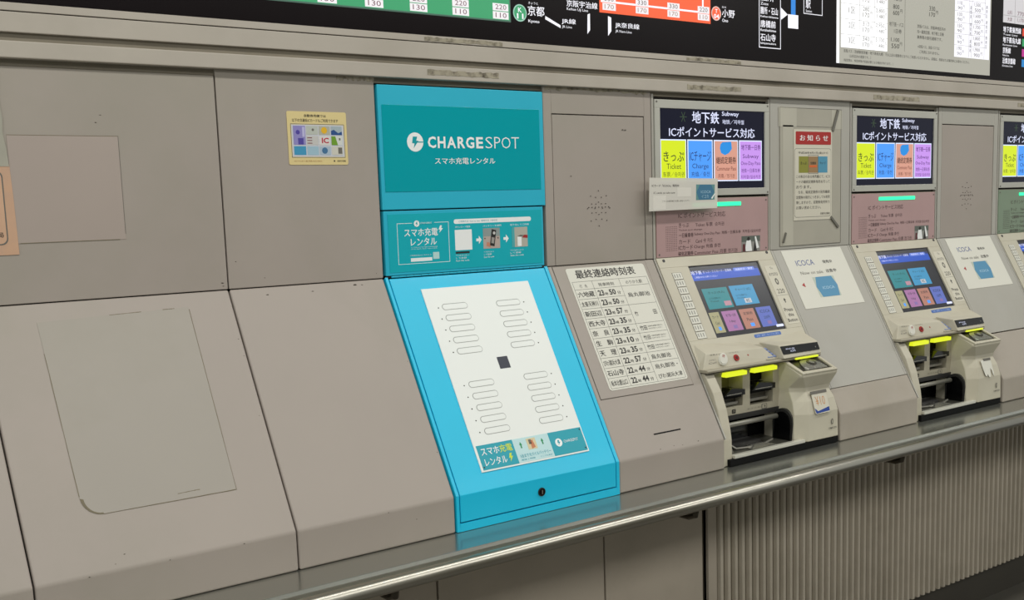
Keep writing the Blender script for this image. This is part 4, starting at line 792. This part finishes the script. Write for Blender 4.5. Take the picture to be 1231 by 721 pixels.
T(1.9225, 1.9705, 1.9745, 1.990, 'JR線'); T(1.9235, 1.957, 1.9635, 1.9715, 'JR Line', 0); T(2.110, 2.199, 1.977, 1.9935, 'JR奈良線'); T(2.1105, 2.170, 1.9645, 1.973, 'JR Nara Line', 0)
T(1.9405, 2.0475, 2.0215, 2.0385, '京阪宇治線'); T(1.941, 2.014, 2.010, 2.019, 'Keihan Uji Line', 0); T(2.5307, 2.585, 2.0385, 2.0610, '小野'); T(2.531, 2.556, 2.0245, 2.034, 'Ono'); T(2.531, 2.548, 2.064, 2.070, 'おの', 0)
mb.poly(BD, [(1.868, 1.983), (1.869, 1.991), (1.9185, 1.971), (1.9185, 1.964)], .0, .0004, BW)
mb.poly(BD, [(2.0105, 1.955), (2.020, 1.966), (2.0205, 2.009), (2.0125, 2.006)], .0, .0004, BW).poly(BD, [(2.084, 1.955), (2.0955, 1.968), (2.0960, 2.004), (2.0850, 2.007)], .0, .0004, BW)
bxw = .0022
for a, b in ((2.6925, 1.9605), (2.6925, 1.9605)): pass
mb.rect(BD, 2.6925, 1.9605, 2.6925+bxw, 2.25, .0, .0004, BW).rect(BD, 2.790, 1.9605, 2.790+bxw, 2.25, .0, .0004, BW).rect(BD, 2.6925, 1.9605, 2.792, 1.9605+bxw, .0, .0004, BW)
for v, s, s2 in ((2.060, '膳所・石山', 'Keihan-Ishiyama'), (2.0205, '唐橋前', 'Karahashimae'), (1.9805, '石山寺', 'Ishiyamadera')):
    wd = .079 if len(s) > 3 else .069
    T(2.699, 2.699+wd, v+.001, v+.0225, s, .016); T(2.699, 2.699+wd*1.03, v-.0105, v-.003, s2, .01)
T(2.700, 2.735, 2.088, 2.096, 'Zeze', .0); T(2.700, 2.76, 2.100, 2.122, '膳所', .01)
mb.poly(BD, [(2.794, 2.050), (2.8245, 2.0675), (2.794, 2.086)], .0, .0004, BW); mb.rect(BD, 2.8265, 2.0275, 2.8745, 2.069, .0, .0005, BW)
mb.rect(BD, 2.901, 2.0765, 2.903, 2.25, .0, .0004, BW).rect(BD, 2.991, 2.0785, 2.993, 2.25, .0, .0004, BW).rect(BD, 2.901, 2.0765, 2.993, 2.0785, .0, .0004, BW); T(2.911, 2.934, 2.094, 2.120, '駅', .01); T(2.911, 2.94, 2.082, 2.090, 'Station', 0)
mb.build('lettering', fb)
MB().rect(BD, 2.8405, 2.069, 2.8615, 2.30, .0, .0005, E('board_blue', '1f86e0', .9)).build('blue_line_bar', fb)
ft = MB().rect(BD, 3.0640, 1.9335, 3.9680, 2.45, .0, .0008, E('board_table_grey', 'b3b1a4', .85)).build('fare_table', fb); tag(ft, 'white backlit fare table, grey in the middle')
MB().rect(BD, 3.0640, 1.9335, 3.0780, 2.45, .0008, .0012, BW).build('lit_edge', ft)
MB().rect(BD, 3.0845, 1.9845, 3.335, 2.45, .0008, .0012, E('board_bright', 'ffffff', 1.12)).build('lit_column', ft)
MB().rect(BD, 3.733, 1.990, 3.960, 2.45, .0008, .0012, BW).build('lit_column', ft)
mb = MB(); L_ = lambda a, b, c, d: mb.rect(BD, a, b, c, d, .0012, .0014, INKG); gi = mat('print_faint', '8a8a8c', .5)
T = lambda a, b, v0, v1, s, m_=INKG, bo=0: mb.text(BD, a, b, v0, v1, s, m_, .0016, bo)
for zz in (1.9838, 2.0270, 2.0760, 2.1250, 2.1740): L_(3.0845, zz, 3.335, zz+.0009)
for xx in (3.0845, 3.182, 3.262, 3.4325): L_(xx, 1.984 if xx < 3.4 else 1.990, xx+.0012, 2.45)
for i, (a, b, c, d) in enumerate((('3区', '340', '3,100', '円'), ('2区', '310', '2,950', '円'), ('1区', '280', '2,800', '円'), ('1区', '260', '2,600', '円'))):
    v = 1.990+.048*i; mm = gi if i < 2 else INKG
    T(3.125, 3.160, v+.010, v+.030, a, mm); T(3.200, 3.235, v+.022, v+.036, b, mm); T(3.200, 3.235, v+.003, v+.017, '170', mm); T(3.240, 3.252, v+.012, v+.024, d, mm); T(3.270, 3.318, v+.022, v+.036, c, mm); T(3.275, 3.318, v+.003, v+.017, '1,480', mm); T(3.320, 3.330, v+.012, v+.024, d, mm)
for v, s, a, b in ((2.155, '1日券', 3.372, 3.415), (2.128, '800', 3.365, 3.400), (2.108, '600', 3.365, 3.400), (2.070, '地下鉄・バス', 3.345, 3.425), (2.048, '1日券', 3.372, 3.415), (2.018, '1,100', 3.355, 3.402), (1.998, '550', 3.358, 3.402)): T(a, b, v, v+.015, s, INK)
T(3.405, 3.418, 2.117, 2.129, '円', INK); T(3.405, 3.418, 2.008, 2.020, '円', INK)
T(3.575, 3.610, 2.138, 2.154, '330', INK); T(3.575, 3.610, 2.119, 2.133, '170', INK); T(3.614, 3.628, 2.129, 2.141, '円', INK)
for i, s in enumerate(('京阪バスは、京阪神地区内の', '均一運賃区間、地下鉄１日乗', '車券等の割引適用です。')): T(3.505, 3.675-.02*i*.5, 2.075-.0185*i, 2.087-.0185*i, s, INK, .006)
for i, s in enumerate(('※京阪バス、京阪バスでは', 'ご利用になれません。')): T(3.510+.01*i, 3.640, 2.007-.0175*i, 2.018-.0175*i, s, INK, .004)
for i in range(5):
    v = 2.000+.040*i; T(3.750, 3.778, v+.014, v+.027, '%d0' % (19-2*i), gi if i < 2 else INKG); T(3.750, 3.778, v-.003, v+.008, '90', gi if i < 2 else INKG); T(3.782, 3.793, v+.004, v+.015, '円', gi); T(3.853, 3.897, v+.014, v+.028, '1,%d00' % (9-i), INKG); T(3.858, 3.897, v-.004, v+.009, '%d00' % (9-i), INKG); T(3.902, 3.914, v+.003, v+.014, '円', INKG); L_(3.733, v+.0315, 3.93, v+.0323)
for xx in (3.825, 3.842, 3.926): L_(xx, 1.992, xx+.001, 2.45)
for i in range(3):
    T(3.829, 3.839, 2.010+.06*i, 2.055+.06*i, '運\n賃\n表', INK); T(3.932, 3.944, 2.030+.055*i, 2.075+.055*i, '適\n用\n区', INK)
T(3.100, 3.830, 1.9690, 1.9795, '京阪バス（京都駅前発着・地下鉄烏丸線）では上記の運賃表どおりにご利用いただけません。詳細は、係員または案内所にお尋ねください。', INK, .004)
T(3.130, 3.245, 1.9545, 1.9640, '（山科区内の運賃です。）', INK, .002); T(3.100, 3.368, 1.9405, 1.9495, '（指定席は、特急券等が別途必要となる場合があります。）', INK, .002)
mb.build('lettering', ft)
rt_ = MB().rect(BD, 4.052, 2.134, 4.30, 2.45, .0, .0008, E('board_cell_grey', 'cfccce', .95)).rect(BD, 4.052, 2.160, 4.30, 2.161, .0008, .001, INKG).rect(BD, 4.132, 2.134, 4.133, 2.45, .0008, .001, INKG).text(BD, 4.080, 4.112, 2.140, 2.155, '大津', NUM, .0012).text(BD, 4.150, 4.195, 2.140, 2.155, '1,170', NUM, .0012).text(BD, 4.080, 4.112, 2.165, 2.18, '山科', NUM, .0012).text(BD, 4.150, 4.195, 2.165, 2.18, '770', NUM, .0012).build('fare_cell', fb)
lg = MB()
for i, (s, e, col) in enumerate((('地下鉄東西線', 'Tozai Line', 'e0452a'), ('地下鉄烏丸線', 'Karasuma Line', '2fa060'), ('京阪線', 'Keihan Line', 'c02a90'), ('近鉄京都線', 'Kintetsu Line', '1f86d0'))):
    v = 2.098-.0385*i; wd = .125 if len(s) > 5 else (.055 if len(s) < 4 else .09)
    lg.text(BD, 4.054, 4.054+wd, v, v+.022, s, BW, .0006, .02); lg.text(BD, 4.054, 4.054+wd*.8, v-.011, v-.004, e, BW, .0006); lg.rect(BD, 4.190, v-.006, 4.225, v+.022, .0, .0006, E('legend_'+col, col, .9))
tag(lg.build('legend', fb), 'line colour legend in white lettering')
